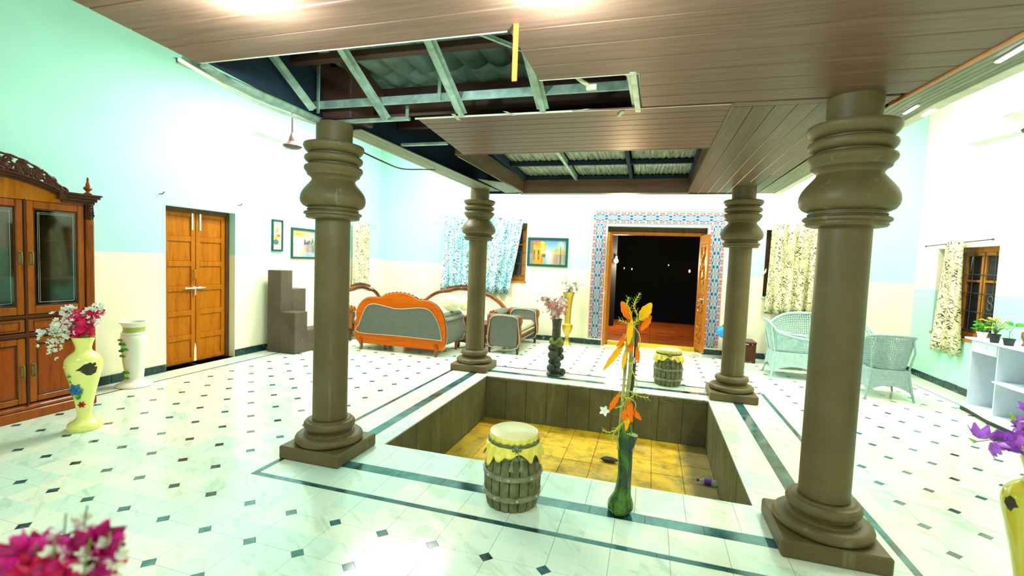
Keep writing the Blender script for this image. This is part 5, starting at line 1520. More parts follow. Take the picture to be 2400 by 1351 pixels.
# white counter with plants ----------------------------------------------
wu = thing('shelf_counter', 'white open-fronted counter with curved base against the right wall', 'counter', (4.05, 6.4, 0))
ya, yb2, xf = 5.30, 7.20, 3.86
MB().prism([(xf-.03, 7.33), (xf-.04, 7.10), (xf-.11, 6.6), (xf-.10, 6.2), (xf-.02, 5.7), (xf-.02, ya), (4.31, ya), (4.31, 7.33)], 'z', .055, .085, .006).build('base_board', M['laminate_white'], wu, smooth=0)
MB().prism([(xf+.0, 7.28), (xf-.07, 6.6), (xf-.06, 6.2), (xf+.02, 5.7), (xf+.02, ya+.04), (4.29, ya+.04), (4.29, 7.28)], 'z', 0, .055).build('plinth', M['black_base'], wu, smooth=0)
MB().prism([(xf-.02, 7.28), (xf-.02, 6.9), (xf-.05, 6.5), (xf-.04, 6.1), (xf, 5.7), (xf, ya), (4.31, ya), (4.31, 7.28)], 'z', .90, .925, .005).build('counter_top', M['laminate_white'], wu, smooth=0)
for y in (7.18, 6.72, 6.02, 5.34):
    MB().box(xf+.01, y-.009, .085, 4.30, y+.009, .90).build('upright', M['laminate_white'], wu, smooth=0)
MB().box(4.285, ya, .085, 4.30, 7.2, .90).build('back_board', M['laminate_white'], wu, smooth=0)
m = MB(); m.box(xf, 6.73, .76, xf+.02, 7.17, .895, .003); dwr = m.build('drawer', M['laminate_white'], wu, smooth=0)
m = MB(); m.tube(smoothline([(xf, 7.02, .845), (xf-.02, 7.01, .845), (xf-.02, 6.90, .842), (xf, 6.89, .842)], 4), .005, 6); m.build('handle', M['steel'], dwr)
for (a, b, z) in ((6.03, 6.71, .47), (5.35, 6.01, .47)):
    MB().prism([(xf-.03, b), (xf-.05, (a+b)/2), (xf-.01, a), (4.29, a), (4.29, b)], 'z', z, z+.018, .003).build('shelf', M['laminate_white'], wu, smooth=0)
MB().prism([(xf+.08, 7.19), (xf+.05, 7.28), (xf+.12, 7.36), (4.25, 7.36), (4.25, 7.19)], 'z', .49, .508, .003).build('side_shelf', M['laminate_white'], wu, smooth=0)
# ================================================================== vases, flowers, barrels, small things
def blossom(mat, petals=5, L=.02, W=.013, cup=.35, core=True):
    m = MB()
    for k in range(petals):
        a = 2*pi*k/petals; ca, sa = cos(a), sin(a)
        def P(u, v, ca=ca, sa=sa):
            r = L*(.12+.88*u); w = W*sin(pi*min(1, .12+u*.86))**.7*(v-.5)*2*.6
            z = L*cup*u*u*1.2+.18*W*abs(2*v-1)
            return (ca*r-sa*w, sa*r+ca*w, z)
        m.grid(3, 2, P)
    if core: m.ball((0, 0, L*.10), L*.16, 6, 4)
    return m.mesh('blossom', M[mat], None, 60)
BL = {}
def getbl(mat, **k):
    key = (mat, tuple(sorted(k.items())))
    if key not in BL: BL[key] = blossom(mat, **k)
    return BL[key]
def put(name, mesh, parent, p, rot, s=1.0, label=None):
    o = bpy.data.objects.new(name, mesh); COL.objects.link(o); o.parent = parent
    inv = wmat(parent).inverted() if parent else Matrix()
    o.matrix_local = inv @ Matrix.LocRotScale(Vector(p), rot, Vector((s, s, s)))
    if label: o['label'] = label
    return o
from mathutils import Euler
SPR = {}
Rv = Vector((RIGHT.x, RIGHT.y, 0)).normalized()
def spray(name, label, group, pts, meshes, n, spread, size=1.0, stem='stem_green', r=.0025, rnd=random, start=.35, cat='flowers'):
    P = smoothline(pts, 6); t = thing(name, label, cat, P[0], group=group)
    if group: SPR.setdefault(group, []).append((Vector(P[-1]).dot(Rv), t))
    MB().tube(P, r, 5).build('stem', M[stem], t)
    for k in range(n):
        f = start+(1-start)*(k+rnd.random()*.6)/n; i = min(len(P)-1, int(f*(len(P)-1)))
        off = Vector((rnd.gauss(0, 1), rnd.gauss(0, 1), rnd.gauss(0, .8)))*spread*(1.15-.5*f)
        p = P[i]+off
        q = Vector((off.x, off.y, off.z+spread*.3)).normalized() if off.length > 1e-4 else Vector((0, 0, 1))
        rot = q.to_track_quat('Z', 'Y')
        o = put('blossom', rnd.choice(meshes), t, p, rot, size*rnd.uniform(.8, 1.25))
    return t
VP = [(.115, 0), (.124, .012), (.122, .040), (.112, .060), (.080, .078), (.062, .095), (.050, .120), (.052, .15), (.060, .21), (.076, .30), (.094, .39), (.112, .47), (.128, .535), (.135, .58), (.133, .615), (.122, .645), (.100, .672), (.078, .69), (.062, .705), (.056, .722), (.058, .745), (.066, .775), (.076, .805), (.082, .83)]
def vase(name, lab, x, y, s, mat, cat='vase', chips=()):
    t = thing(name, lab, cat, (x, y, 0))
    prof = [(r*s, z*s) for r, z in VP]
    inner = [(.074*s, .828*s), (.05*s, .74*s), (.045*s, .70*s)]
    m = MB(); m.lathe([(0.0005, 0)]+prof+inner, 56, (x, y, 0)); m.build('body', M[mat], t, smooth=50)
    return t
def rad(z, s):
    for (a, b) in zip(VP, VP[1:]):
        if a[1] <= z/s <= b[1]: return s*(a[0]+(b[0]-a[0])*(z/s-a[1])/(b[1]-a[1]+1e-9))
    return .1*s
def patch(t, name, x, y, s, a0, z0, pts, mat, out=.0015, lab=None, nn=5):
    """an irregular patch lying on the vase: pts = (angle offset, dz)"""
    m = MB(); C_ = (sum(p[0] for p in pts)/len(pts), sum(p[1] for p in pts)/len(pts))
    def S(a, z): 
        r = rad(z, s)+out; return (x+r*cos(a), y+r*sin(a), z)
    rings = []
    for k in range(nn+1):
        f = k/nn; rings.append([S(a0+C_[0]+(p[0]-C_[0])*f, z0+C_[1]+(p[1]-C_[1])*f) for p in pts])
    n = len(pts); vs = sum(rings, [])
    fs = [(k*n+i, (k+1)*n+i, (k+1)*n+(i+1) % n, k*n+(i+1) % n) for k in range(nn) for i in range(n)]
    m.add(vs, fs); o = m.build(name, M[mat], t, label=lab, smooth=60)
    return o
def relief(t, x, y, s, items, lab=None):
    """raised painted flowers and leaves on a vase: (angle, z, radius, kind, mat)"""
    for (a, z, r, kind, mat) in items:
        m = MB(); c = Vector((x+rad(z, s)*cos(a), y+rad(z, s)*sin(a), z)); nrm = Vector((cos(a), sin(a), 0)); tg = Vector((-sin(a), cos(a), 0)); up_ = Vector((0, 0, 1))
        if kind == 'flower':
            for k in range(6):
                q = k*pi/3; d = tg*cos(q)+up_*sin(q)
                m.tube([c+nrm*.004, c+d*r*.5+nrm*.012, c+d*r+nrm*.006], [r*.15, r*.34, r*.08], 6)
            m.ball(c+nrm*.012, r*.24, 8, 5)
            m.build('relief_flower', M[mat], t)
        elif kind == 'leaf':
            d = (tg*cos(r*90)+up_*sin(r*90)); m.tube([c+nrm*.002, c+d*r*.5+nrm*.010, c+d*r+nrm*.003], [r*.10, r*.36, r*.04], 7); m.build('relief_leaf', M[mat], t)
        else:
            m.tube([c+nrm*.004+up_*(k*.02)+tg*.012*sin(k) for k in range(int(r))], .006, 5); m.build('relief_stem', M[mat], t)
view = lambda x, y: math.atan2(-y, -x)       # angle on a vase that faces the camera
# left cream vase
vx, vy = -4.80, 2.90; S1 = 1.0
vL = vase('vase', 'tall cream ceramic vase with chipped patch and blue relief flower beside the cabinet', vx, vy, S1, 'vase_cream')
a = view(vx, vy)
patch(vL, 'chip', vx, vy, S1, a+.20, .555, [(-.62, .0), (-.40, .022), (-.20, .048), (.10, .062), (.42, .055), (.52, .01), (.48, -.035), (.20, -.055), (-.05, -.05), (-.30, -.022)], 'chipped_clay', lab='bare dark chip in the glaze')
relief(vL, vx, vy, S1, [(a-.75, .50, .035, 'leaf', 'paint_green'), (a-.95, .58, .03, 'leaf', 'vine_yellow'), (a-.85, .44, .03, 'leaf', 'paint_green'), (a-.60, .375, .060, 'flower', 'paint_blue'), (a-.20, .37, .05, 'leaf', 'paint_green'), (a-.28, .32, .045, 'leaf', 'leaf_green'), (a-.45, .29, .03, 'leaf', 'vine_yellow'), (a-.25, .235, .030, 'flower', 'paint_red'), (a-.9, .30, 6, 'stem', 'vine_yellow')])
def bouquet(cx_, cy_, z0, whites, pinks, seed, names, mats, group, sz=1.0, bl=(8, 9)):
    rnd = random.Random(seed)
    for (dx, dy, dz) in whites:
        p0 = (cx_+dx*.05, cy_+dy*.05, z0-.10)
        pts = [p0, (cx_+dx*.22, cy_+dy*.22, z0+.06+max(dz, 0)*.45), (cx_+dx*.75, cy_+dy*.75, z0+.10+dz*.8), (cx_+dx, cy_+dy, z0+dz)]
        spray(names[0][0], names[0][1], group[0], pts, mats[0], bl[0], .030*sz, sz, rnd=rnd, start=.40)
    for (dx, dy, dz) in pinks:
        pts = [(cx_+dx*.05, cy_+dy*.05, z0-.10), (cx_+dx*.35, cy_+dy*.35, z0+dz*.5), (cx_+dx, cy_+dy, z0+dz)]
        spray(names[1][0], names[1][1], group[1], pts, mats[1], bl[1], .030*sz, sz, rnd=rnd, start=.55)
Rv = Vector((RIGHT.x, RIGHT.y, 0)).normalized(); Fv = Vector((fw.x, fw.y, 0)).normalized()
def L3(l, f, z): d = Rv*l+Fv*f; return (d.x, d.y, z)
W5 = [getbl('petal_white', L=.024, W=.017), getbl('petal_white', L=.020, W=.014, cup=.6)]
P5 = [getbl('petal_pink', L=.034, W=.028, cup=.7, petals=6), getbl('petal_pink', L=.028, W=.024, cup=.9, petals=6)]
bouquet(vx, vy, .80, [L3(-.33, -.05, .00), L3(-.30, .02, .09), L3(-.27, -.08, -.06), L3(-.20, -.10, -.13), L3(-.14, -.10, .06), L3(-.05, -.12, .07), L3(.12, -.02, .12), L3(.13, .04, .24), L3(-.22, .05, .22), L3(-.10, .08, .14)],
        [L3(-.14, -.03, .15), L3(-.09, .02, .21), L3(-.04, -.05, .16), L3(.02, .0, .24), L3(.06, -.04, .16), L3(.02, -.09, .10), L3(.10, .04, .26), L3(-.01, .06, .27)], 11,
        (('white_flower_spray', 'white artificial flower spray in the chipped cream vase beside the cabinet'), ('pink_flower_spray', 'bright pink artificial flower spray in the chipped cream vase beside the cabinet')), (W5, P5), ('white sprays in the chipped cream vase', 'pink sprays in the chipped cream vase'), 1.0, (17, 8))
def leafmesh(mat, L, W, bend=.25, fold=.15, nx=10, ny=4):
    m = MB()
    def P(u, v):
        w = W*(sin(pi*min(1, u*.95+.03)))**.8*(v-.5); return (w, L*u, bend*L*u*u*-1+fold*abs(w)+.0025*sin(u*30)*abs(v-.5))
    m.grid(nx, ny, P); return m.mesh('leaf', M[mat], None, 60)
GL = leafmesh('leaf_green', .10, .035)
t = thing('leaf_sprig', 'green leaf sprig at the rim of the chipped cream vase', 'leaves', (vx, vy, .80))
for k, (l, f, zz, rz) in enumerate(((.04, -.06, .83, -.9), (.07, -.04, .835, -1.3), (.02, -.08, .83, -.5))):
    put('leaf', GL, t, Vector((vx, vy, zz))+Rv*l+Fv*f, Euler((.3, 0, rz+YAW)), 1)
MB().tube([(vx, vy, .70), (vx+.03, vy-.03, .83)], .003, 5).build('stem', M['stem_green'], t)

# foreground magenta bouquet (its vase stands just below the frame)
gx, gy, _ = at(80, 1330, 'z', 1.02)
gv = vase('vase', 'cream ceramic vase just below the lower left picture corner under the blurred magenta flowers', gx-.02, gy, .92, 'vase_cream')
PM = [getbl('petal_magenta', L=.055, W=.048, cup=.55, petals=6), getbl('petal_magenta', L=.048, W=.042, cup=.8, petals=6), getbl('petal_pink', L=.045, W=.04, cup=.7, petals=6)]
WS = [getbl('petal_white', L=.014, W=.012, cup=.7)]
rnd = random.Random(21)
for k, (px_, py_, z, n) in enumerate(((15, 1290, 1.15, 5), (85, 1275, 1.16, 5), (150, 1300, 1.14, 6), (212, 1262, 1.17, 4), (60, 1340, 1.12, 6), (120, 1335, 1.12, 6), (10, 1340, 1.11, 6), (195, 1310, 1.14, 5))):
    e = at(px_, py_, 'z', z); pts = [(gx, gy, .66), ((gx+e.x)/2, (gy+e.y)/2, .95), tuple(e)]
    spray('magenta_flower_spray', 'large magenta artificial flower spray blurred in the lower left foreground', 'magenta foreground sprays', pts, PM, n, .016, .58, r=.0015, rnd=rnd, start=.90)
for k, (px_, py_, z) in enumerate(((155, 1205, 1.20), (205, 1185, 1.20), (258, 1250, 1.18), (285, 1268, 1.17), (128, 1262, 1.19), (212, 1265, 1.19))):
    e = at(px_, py_, 'z', z); pts = [(gx, gy, .70), (gx*.5+e.x*.5, gy*.5+e.y*.5, .88), tuple(e)]
    spray('white_bud_spray', 'thin spray of small white buds blurred in the lower left foreground', 'white foreground buds', pts, WS, 5, .010, .75, r=.0014, rnd=rnd, start=.86)

# right yellow vase with purple gladioli
rxv, ryv = 1.70, 2.56
e_ = at(2338, 1165, 'y', 2.5)
S2 = .975
rxv, ryv = 1.86, 2.86
vR = vase('vase', 'glossy yellow ceramic vase with brown chips at the right picture edge', rxv, ryv, S2, 'vase_yellow')
a = view(rxv, ryv)
patch(vR, 'chip', rxv, ryv, S2, a-.72, .578, [(-.22, .015), (-.08, .034), (.10, .028), (.20, .006), (.26, -.004), (.12, -.015), (.02, -.040), (-.10, -.034), (-.24, -.01)], 'chipped_clay', lab='bare dark chip in the yellow glaze')
PU = [getbl('petal_purple', L=.060, W=.044, cup=.55, petals=6), getbl('petal_purple', L=.054, W=.040, cup=.9, petals=6)]
rnd = random.Random(33)
for k, (px_, py_, dpt, n) in enumerate(((2285, 1036, 2.75, 5), (2376, 985, 2.80, 5), (2420, 960, 2.85, 4), (2400, 1055, 2.62, 5), (2490, 1000, 2.85, 4), (2460, 960, 2.9, 4))):
    e = at(px_, py_, 'y', dpt); t0 = Vector((rxv, ryv, .80))
    pts = [tuple(t0-Vector((0, 0, .1))), tuple(t0.lerp(e, .35)+Vector((0, 0, .06))), tuple(e)]
    sp = spray('purple_flower_spray', ('purple gladiolus spray reaching out left of the yellow vase' if k == 0 else 'purple gladiolus spray rising from the yellow vase at the right edge'), None if k == 0 else 'purple gladioli in the yellow vase', pts, PU, n, .010, .74, rnd=rnd, start=.48)
    MB().tube([e, e+(e-t0).normalized()*.035+Vector((0, 0, .01))], [.009, .002], 6).build('bud', M['leaf_lime'], sp)

# white urn by the wall with green relief
px, py = -5.80, 4.02
ur = thing('urn', 'white ceramic pedestal urn with green relief leaves between cabinet and orange door', 'urn', (px, py, 0))
URS = 1.12
UP_ = [(.158, 0), (.165, .008), (.160, .022), (.120, .045), (.088, .070), (.080, .10), (.088, .20), (.102, .34), (.112, .48), (.118, .56), (.114, .60), (.104, .618), (.112, .622), (.112, .634), (.094, .645), (.088, .67), (.094, .70), (.112, .735), (.126, .752), (.128, .762), (.10, .762), (.08, .70)]
UP_ = [(r_*URS, z_) for r_, z_ in UP_]
MB().lathe([(.0005, 0)]+UP_, 48, (px, py, 0)).build('body', M['vase_white'], ur, smooth=50)
MB().lathe([(.110, .646), (.1025, .67), (.1085, .70)], 48, (px, py, 0)).build('neck_glaze', M['vase_green_rim'], ur)
def urad(z):
    for a_, b_ in zip(UP_, UP_[1:]):
        if a_[1] <= z <= b_[1] and b_[1] > a_[1]: return a_[0]+(b_[0]-a_[0])*(z-a_[1])/(b_[1]-a_[1])
    return .1
a = view(px, py)
for (da, z, r, mt) in ((-.9, .50, .06, 'leaf_green'), (-.75, .44, .055, 'leaf_green'), (-1.0, .36, .05, 'stem_green'), (-.85, .16, .06, 'leaf_green'), (-1.1, .55, .04, 'stem_green'), (-1.1, .42, .045, 'paint_blue'), (-.8, .10, .04, 'leaf_green')):
    c = Vector((px+urad(z)*cos(a+da), py+urad(z)*sin(a+da), z)); nn_ = Vector((cos(a+da), sin(a+da), 0)); tg = Vector((-nn_.y, nn_.x, 0))
    m = MB()
    for s_ in (-1, 1): m.tube([c, c+tg*r*.4*s_+nn_*.018+Vector((0, 0, r*.3)), c+tg*r*.9*s_+nn_*.006+Vector((0, 0, r*.15))], [.006, r*.30, .003], 7)
    m.build('relief_leaf', M[mt], ur)
m = MB(); m.tube([Vector((px+(urad(.08+.045*k)+.004)*cos(a-.95+.15*sin(k)), py+(urad(.08+.045*k)+.004)*sin(a-.95+.15*sin(k)), .08+.045*k)) for k in range(12)], .008, 6); m.build('relief_stem', M['vine_yellow'], ur)

# barrel stools ---------------------------------------------------------
def barrel(name, lab, x, y, rz, top_r=.165, h=.50):
    t = thing(name, lab, 'stool', (x, y, 0))
    prof = lambda z: .150+.042*sin(pi*min(1, (z+.06)/.50))
    n = 18
    for k in range(n):
        a0 = 2*pi*k/n+.02; a1 = 2*pi*(k+1)/n-.02; m = MB(); zs = [0, .03, .08, .14, .20, .26, .32, .38, .43]
        outer = [(prof(z)*(1.0+.0*0), z) for z in zs]
        vs = []
        for (r, z) in outer:
            for q in range(4):
                a_ = a0+(a1-a0)*q/3; rr = r+(.004 if q in (1, 2) else 0)
                vs.append((x+rr*cos(a_), y+rr*sin(a_), z))
            for q in range(4): 
                a_ = a1+(a0-a1)*q/3; vs.append((x+(r-.02)*cos(a_), y+(r-.02)*sin(a_), z))
        m.add(vs, [(j*8+i, j*8+(i+1) % 8, (j+1)*8+(i+1) % 8, (j+1)*8+i) for j in range(len(zs)-1) for i in range(8)]+[tuple(range(8)), tuple(range(64, 72))])
        m.build('stave', M['barrel_wood'], t, smooth=40)
    MB().lathe([(.0005, .005), (.145, .005), (.15, .02), (.165, .2), (.15, .42)], 24, (x, y, 0)).build('core', M['barrel_wood'], t)
    for z in (.095, .235, .37):
        r = prof(z)+.004; hp = MB().lathe([(r, z-.016), (r+.008, z-.014), (r+.008, z+.014), (r, z+.016)], 40, (x, y, 0)).build('hoop', M['barrel_hoop'], t, smooth=30)
        for q in range(8):
            a_ = rz+q*pi/4+z*9; MB().ball((x+(r+.008)*cos(a_), y+(r+.008)*sin(a_), z), .009, 8, 5).build('rivet', M['rivet'], hp)
    # gathered yellow drape under the rim and the longer one under the rope
    def dr(a_, v):
        k = .5+.5*sin(a_*13+sin(a_*3)*1.2); d_ = abs((a_-rz+pi) % (2*pi)-pi); low = .405-.085*math.exp(-((d_-1.02)/.17)**2)-.05*math.exp(-((d_-.55)/.15)**2)-.06*(.5+.5*sin(8*d_+.5))*(d_ > 1.2)-.012*k
        z = .435+(low-.435)*v; r = prof(.42)+.024+.020*v+.014*k*(.3+v)-.004
        return (x+r*cos(a_), y+r*sin(a_), z-.012*k*v)
    m = MB(); m.grid(200, 7, lambda u, v: dr(2*pi*u, v)); o = m.build('drape', M['drape_yellow'], t, smooth=70); o.modifiers.new('t', 'SOLIDIFY').thickness = .008
    def dt(a_, v):
        k = .5+.5*sin(a_*21+sin(a_*5)); r = top_r+.006*sin(pi*v)+.010*k*v-.012*v; return (x+r*cos(a_), y+r*sin(a_), .490-.048*v-.006*k*v)
    m = MB(); m.grid(180, 5, lambda u, v: dt(2*pi*u, v)); m.build('gathered_rim', M['drape_yellow'], t, smooth=70)
    MB().lathe([(top_r+.001, .488), (top_r-.002, .498), (top_r-.012, .503), (.0005, .504)], 48, (x, y, 0)).build('seat', M['barrel_top'], t)
    MB().lathe([(.15, .40), (.158, .45), (.15, .488)], 40, (x, y, 0)).build('neck_core', M['drape_yellow'], t)
    for dz in (0, .012):
        m = MB()
        for ph in (0, pi):
            m.tube([(x+(.168+.004*cos(26*q+ph))*cos(q), y+(.168+.004*cos(26*q+ph))*sin(q), .438+dz+.004*sin(26*q+ph)) for q in [i*2*pi/160 for i in range(160)]], .0045, 5, closed=True)
        m.build('rope', M['rope_green'], t)
    m = MB(); kx, ky = x+.178*cos(rz), y+.178*sin(rz); tx, ty = -sin(rz), cos(rz)
    m.ball((kx, ky, .438), .018, 10, 7, (1, 1, .8)); m.ball((kx+tx*.02, ky+ty*.02, .43), .014, 8, 6); m.ball((kx-tx*.02, ky-ty*.02, .43), .014, 8, 6)
    m.build('knot', M['rope_green'], t)
    for s_ in (-1, 1):
        ex, ey = kx+tx*.032*s_+cos(rz)*.022, ky+ty*.032*s_+sin(rz)*.022
        m = MB(); m.tube([(kx, ky, .43), ((kx+ex)/2+cos(rz)*.008, (ky+ey)/2+sin(rz)*.008, .39), (ex, ey, .355)], .006, 6)
        m.lathe([(.008, .0), (.010, -.006), (.008, -.012), (.012, -.03), (.019, -.058), (.0005, -.058)], 12, (ex, ey, .358), wob=lambda a_, z: 1+.06*sin(a_*9))
        m.build('tassel', M['rope_green'], t)
    return t
ax_, ay_ = -.838, 3.045
barrel('barrel_stool', 'barrel shaped stool with yellow drape, nearer one in front of the pit', ax_, ay_, math.atan2(-ay_, -ax_)+.12)
barrel('barrel_stool', 'barrel shaped stool with yellow drape, farther one behind the pit by the doorway', .305, 6.92, math.atan2(-6.92, -.3)+.10)

# green bamboo stump vase with its arrangement --------------------------
bx_, by_ = -.12, 3.16
bt = thing('stump_vase', 'glossy green bamboo stump vase standing on the dark inlaid strip before the pit', 'vase', (bx_, by_, 0))
BP = [(.060, 0), (.074, .012), (.082, .035), (.080, .065), (.070, .095), (.056, .13), (.048, .18), (.044, .26), (.044, .34), (.046, .42), (.049, .50), (.044, .56), (.036, .60), (.030, .605), (.024, .56)]
def wobb(a_, z): return 1+.07*sin(a_*3+z*5)+.035*sin(a_*7+2)+.02*sin(z*40)*(1 if z < .15 else .3)
m = MB(); m.lathe([(.0005, 0)]+BP, 36, (0, 0, 0), wob=wobb)
m.v = [Vector((bx_+p.x+.030*p.z*1.3+.012*sin(p.z*7), by_+p.y, p.z)) for p in m.v]
m.build('body', M['bamboo_green'], bt, smooth=60)
m = MB(); m.tube([(bx_+.02, by_, .40), (bx_+.052, by_-.012, .47), (bx_+.068, by_-.02, .545)], [.026, .028, .030], 12); m.build('cut_branch', M['bamboo_green'], bt)
m = MB(); c = Vector((bx_+.069, by_-.0203, .546)); dz = Vector((.2, -.09, 1)).normalized(); q = dz.to_track_quat('Z', 'Y').to_matrix().to_4x4(); m.m = Matrix.Translation(c) @ q; m.lathe([(.0005, .003), (.020, .003), (.029, 0)], 16); m.build('cut_face', M['rivet'], bt)
def sp(x, y): return at(x, y, 'y', by_)
for k, (pts, r, mt, lab) in enumerate((([sp(1452, 1010), sp(1465, 870), sp(1474, 760)], .009, 'bamboo_stick', 'thin pale bamboo stick in the stump vase, left of three'),
                                    ([sp(1458, 1015), sp(1474, 900), sp(1481, 800), sp(1484, 762)], .012, 'bamboo_stick', 'thick pale bamboo stick in the stump vase, middle of three'),
                                    ([sp(1462, 1010), sp(1482, 900), sp(1491, 800), sp(1493, 760)], .011, 'stick_dark', 'dark brown stick in the stump vase, right of three'))):
    P = smoothline(pts, 5); P = [p+Vector((0, (k-1)*.022, 0)) for p in P]; P[0] = P[0]+Vector((0, 0, -.12))
    m = MB(); m.tube(P, [r*(1+.18*(i % 5 == 0)) for i in range(len(P))], 8)
    tag(m.build('bamboo_stick', M[mt]), lab, 'stick')
def bigleaf(mat, base, tip, W, lab, roll=0.0, bend=.15):
    b, e = sp(*base), sp(*tip); b.y += random.uniform(-.02, .02); e.y = b.y-.05+random.uniform(-.03, .03)
    L = (e-b).length; d = (e-b).normalized(); n_ = Vector((0.15*roll, -1, .12*roll)); s_ = d.cross(n_).normalized(); n_ = s_.cross(d)
    t = thing('croton_leaf', lab, 'leaf', b)
    m = MB()
    def P(u, v):
        w = W*(sin(pi*min(1, .04+u*.94)))**.75*(v-.5)*(1+.08*sin(u*22)); return b+d*(L*u)+s_*w+n_*(bend*L*(u-u*u)*1.4+.30*abs(w)+.004*sin(u*40)*abs(v-.5))
    m.grid(16, 6, P); o = m.build('blade', M[mat], t, smooth=70); o.modifiers.new('t', 'SOLIDIFY').thickness = .0012
    m = MB(); m.tube([P(i/10, .5)+n_*-.002 for i in range(11)], [.0035-.0002*i for i in range(11)], 5); m.build('midrib', M['vine_yellow'], t)
LV = [('leaf_orange', (1478, 752), (1457, 706), .062, 'orange croton leaf pointing up at the top left of the arrangement'),
      ('leaf_yellow', (1500, 752), (1527, 710), .068, 'yellow orange croton leaf pointing up at the top right of the arrangement'),
      ('leaf_orange', (1526, 740), (1502, 775), .045, 'orange croton leaf folded behind the top right leaf'),
      ('leaf_yellow', (1482, 748), (1474, 806), .040, 'yellow leaf hanging at the front of the sticks below the top'),
      ('leaf_orange', (1474, 780), (1446, 812), .032, 'slim orange leaf under the top, pointing lower left'),
      ('leaf_yellow', (1462, 806), (1416, 864), .040, 'long curled orange leaf reaching far left of the sticks'),
      ('leaf_orange', (1480, 800), (1476, 826), .036, 'small red orange leaf against the sticks, upper middle'),
      ('leaf_orange', (1494, 812), (1497, 848), .030, 'slim orange leaf at the right side of the sticks'),
      ('leaf_yellow', (1466, 820), (1461, 862), .028, 'slim yellow leaf hanging left of the sticks'),
      ('leaf_orange', (1454, 920), (1427, 962), .036, 'orange leaf by the white blossom at mid height'),
      ('leaf_yellow', (1472, 950), (1468, 1004), .042, 'yellow orange leaf pointing down, front of the lower cluster'),
      ('leaf_orange', (1474, 934), (1482, 984), .046, 'orange leaf of the lower cluster just right of the middle'),
      ('leaf_orange', (1480, 960), (1504, 978), .036, 'orange leaf of the lower cluster pointing right'),
      ('leaf_orange', (1466, 955), (1462, 984), .034, 'red orange leaf of the lower cluster at left')]
random.seed(5)
for k, l in enumerate(LV): bigleaf(*l, roll=(-1)**k)
def vine(pts, lab, twigs=True, seed=1, zoff=-.03):
    rnd = random.Random(seed)
    P = smoothline([sp(*p)+Vector((0, zoff+.02*sin(i*2+seed), 0)) for i, p in enumerate(pts)], 6)
    t = thing('wiry_vine', lab, 'vine', P[0])
    m = MB(); m.tube(P, .0028, 5)
    if twigs:
        for i in range(2, len(P)-1, 2):
            d = (P[i]-P[i-1]).normalized(); s_ = d.cross(Vector((0, 1, 0))).normalized()
            for sg in (-1, 1):
                l_ = rnd.uniform(.018, .034); m.tube([P[i], P[i]+s_*sg*l_*.7+d*l_*.8], [.0018, .0008], 4)
    m.build('tendril', M['vine_yellow'], t); return t
vine([(1484, 760), (1476, 725), (1470, 712), (1474, 696)], 'spiky yellow vine pointing up beside the top left orange leaf', seed=1)
vine([(1484, 770), (1494, 738), (1486, 718), (1490, 705), (1501, 686)], 'curled yellow vine, topmost of the arrangement', seed=2)
vine([(1482, 758), (1500, 748), (1520, 742)], 'spiky yellow vine pointing right at the top', seed=3)
vine([(1484, 762), (1470, 756), (1450, 750)], 'spiky yellow vine pointing left at the top', seed=4)
vine([(1484, 760), (1500, 790), (1494, 830), (1478, 850), (1470, 830), (1478, 810)], 'looping yellow vine round the upper sticks', False, 5)
vine([(1480, 860), (1492, 900), (1484, 925), (1466, 930), (1470, 915), (1500, 926), (1520, 928)], 'spiky yellow vine looping right at mid height', seed=6)
vine([(1470, 900), (1456, 925), (1462, 945), (1440, 955)], 'spiky yellow vine below the white blossom', seed=7)
vine([(1472, 990), (1455, 995), (1440, 1012), (1434, 1040)], 'spiky yellow vine drooping left over the stump rim', seed=8)
vine([(1455, 998), (1432, 1008), (1412, 1006)], 'spiky yellow vine pointing left just above the stump', seed=9)
vine([(1470, 1012), (1484, 1016), (1492, 1028)], 'short spiky yellow vine drooping right over the stump rim', seed=10)
vine([(1478, 930), (1490, 945), (1482, 975), (1462, 985), (1446, 1000)], 'looping yellow vine around the lower leaves', False, 11)
wf = thing('white_blossom', 'single white five-petalled blossom left of the bamboo sticks', 'flower', sp(1418, 960))
q = Vector((-.1, -1, .15)).to_track_quat('Z', 'Y')
put('petals', getbl('petal_white', L=.036, W=.020, cup=.2), wf, sp(1418, 960)+Vector((0, -.03, 0)), q)
MB().tube([sp(1418, 960)+Vector((0, -.028, 0)), sp(1440, 972), sp(1462, 975)], .002, 5).build('stem', M['stem_green'], wf)
for k, (x_, y_) in enumerate(((1464, 792), (1485, 846))):
    o = thing('pink_bud', 'pale pink bud %s the bamboo sticks' % ('high up among' if k == 0 else 'half way up'), 'flower', sp(x_, y_))
    MB().ball(sp(x_, y_)+Vector((0, .01, 0)), .016, 10, 7, (1, 1, 1.5)).build('petals', M['petal_rose'], o)

# stone fruit vase behind the pit ------------------------------------------
sx_, sy_v = -1.275, 6.74
sv = thing('stone_vase', 'slim dark stone vase with a foot of stacked round stones behind the pit', 'vase', (sx_, sy_v, 0))
MB().lathe([(.0005, 0), (.125, 0), (.13, .015), (.10, .03), (.07, .04), (.0005, .04)], 24, (sx_, sy_v, 0), wob=lambda a_, z: 1+.08*sin(a_*5)).build('foot', M['stone_grey'], sv)
MB().lathe([(.05, .03), (.055, .3), (.06, .50), (.060, .62), (.058, .70), (.064, .78), (.074, .83), (.066, .83), (.05, .70)], 24, (sx_, sy_v, 0), wob=lambda a_, z: 1+.06*sin(a_*6)).build('neck', M['stone_grey'], sv)
m = MB(); m.tube([(sx_-.06, sy_v-.05, .52), (sx_, sy_v-.09, .48), (sx_+.05, sy_v-.07, .54), (sx_+.09, sy_v-.02, .57)], [.018, .024, .022, .012], 8); m.build('carved_leaf', M['stone_moss'], sv)
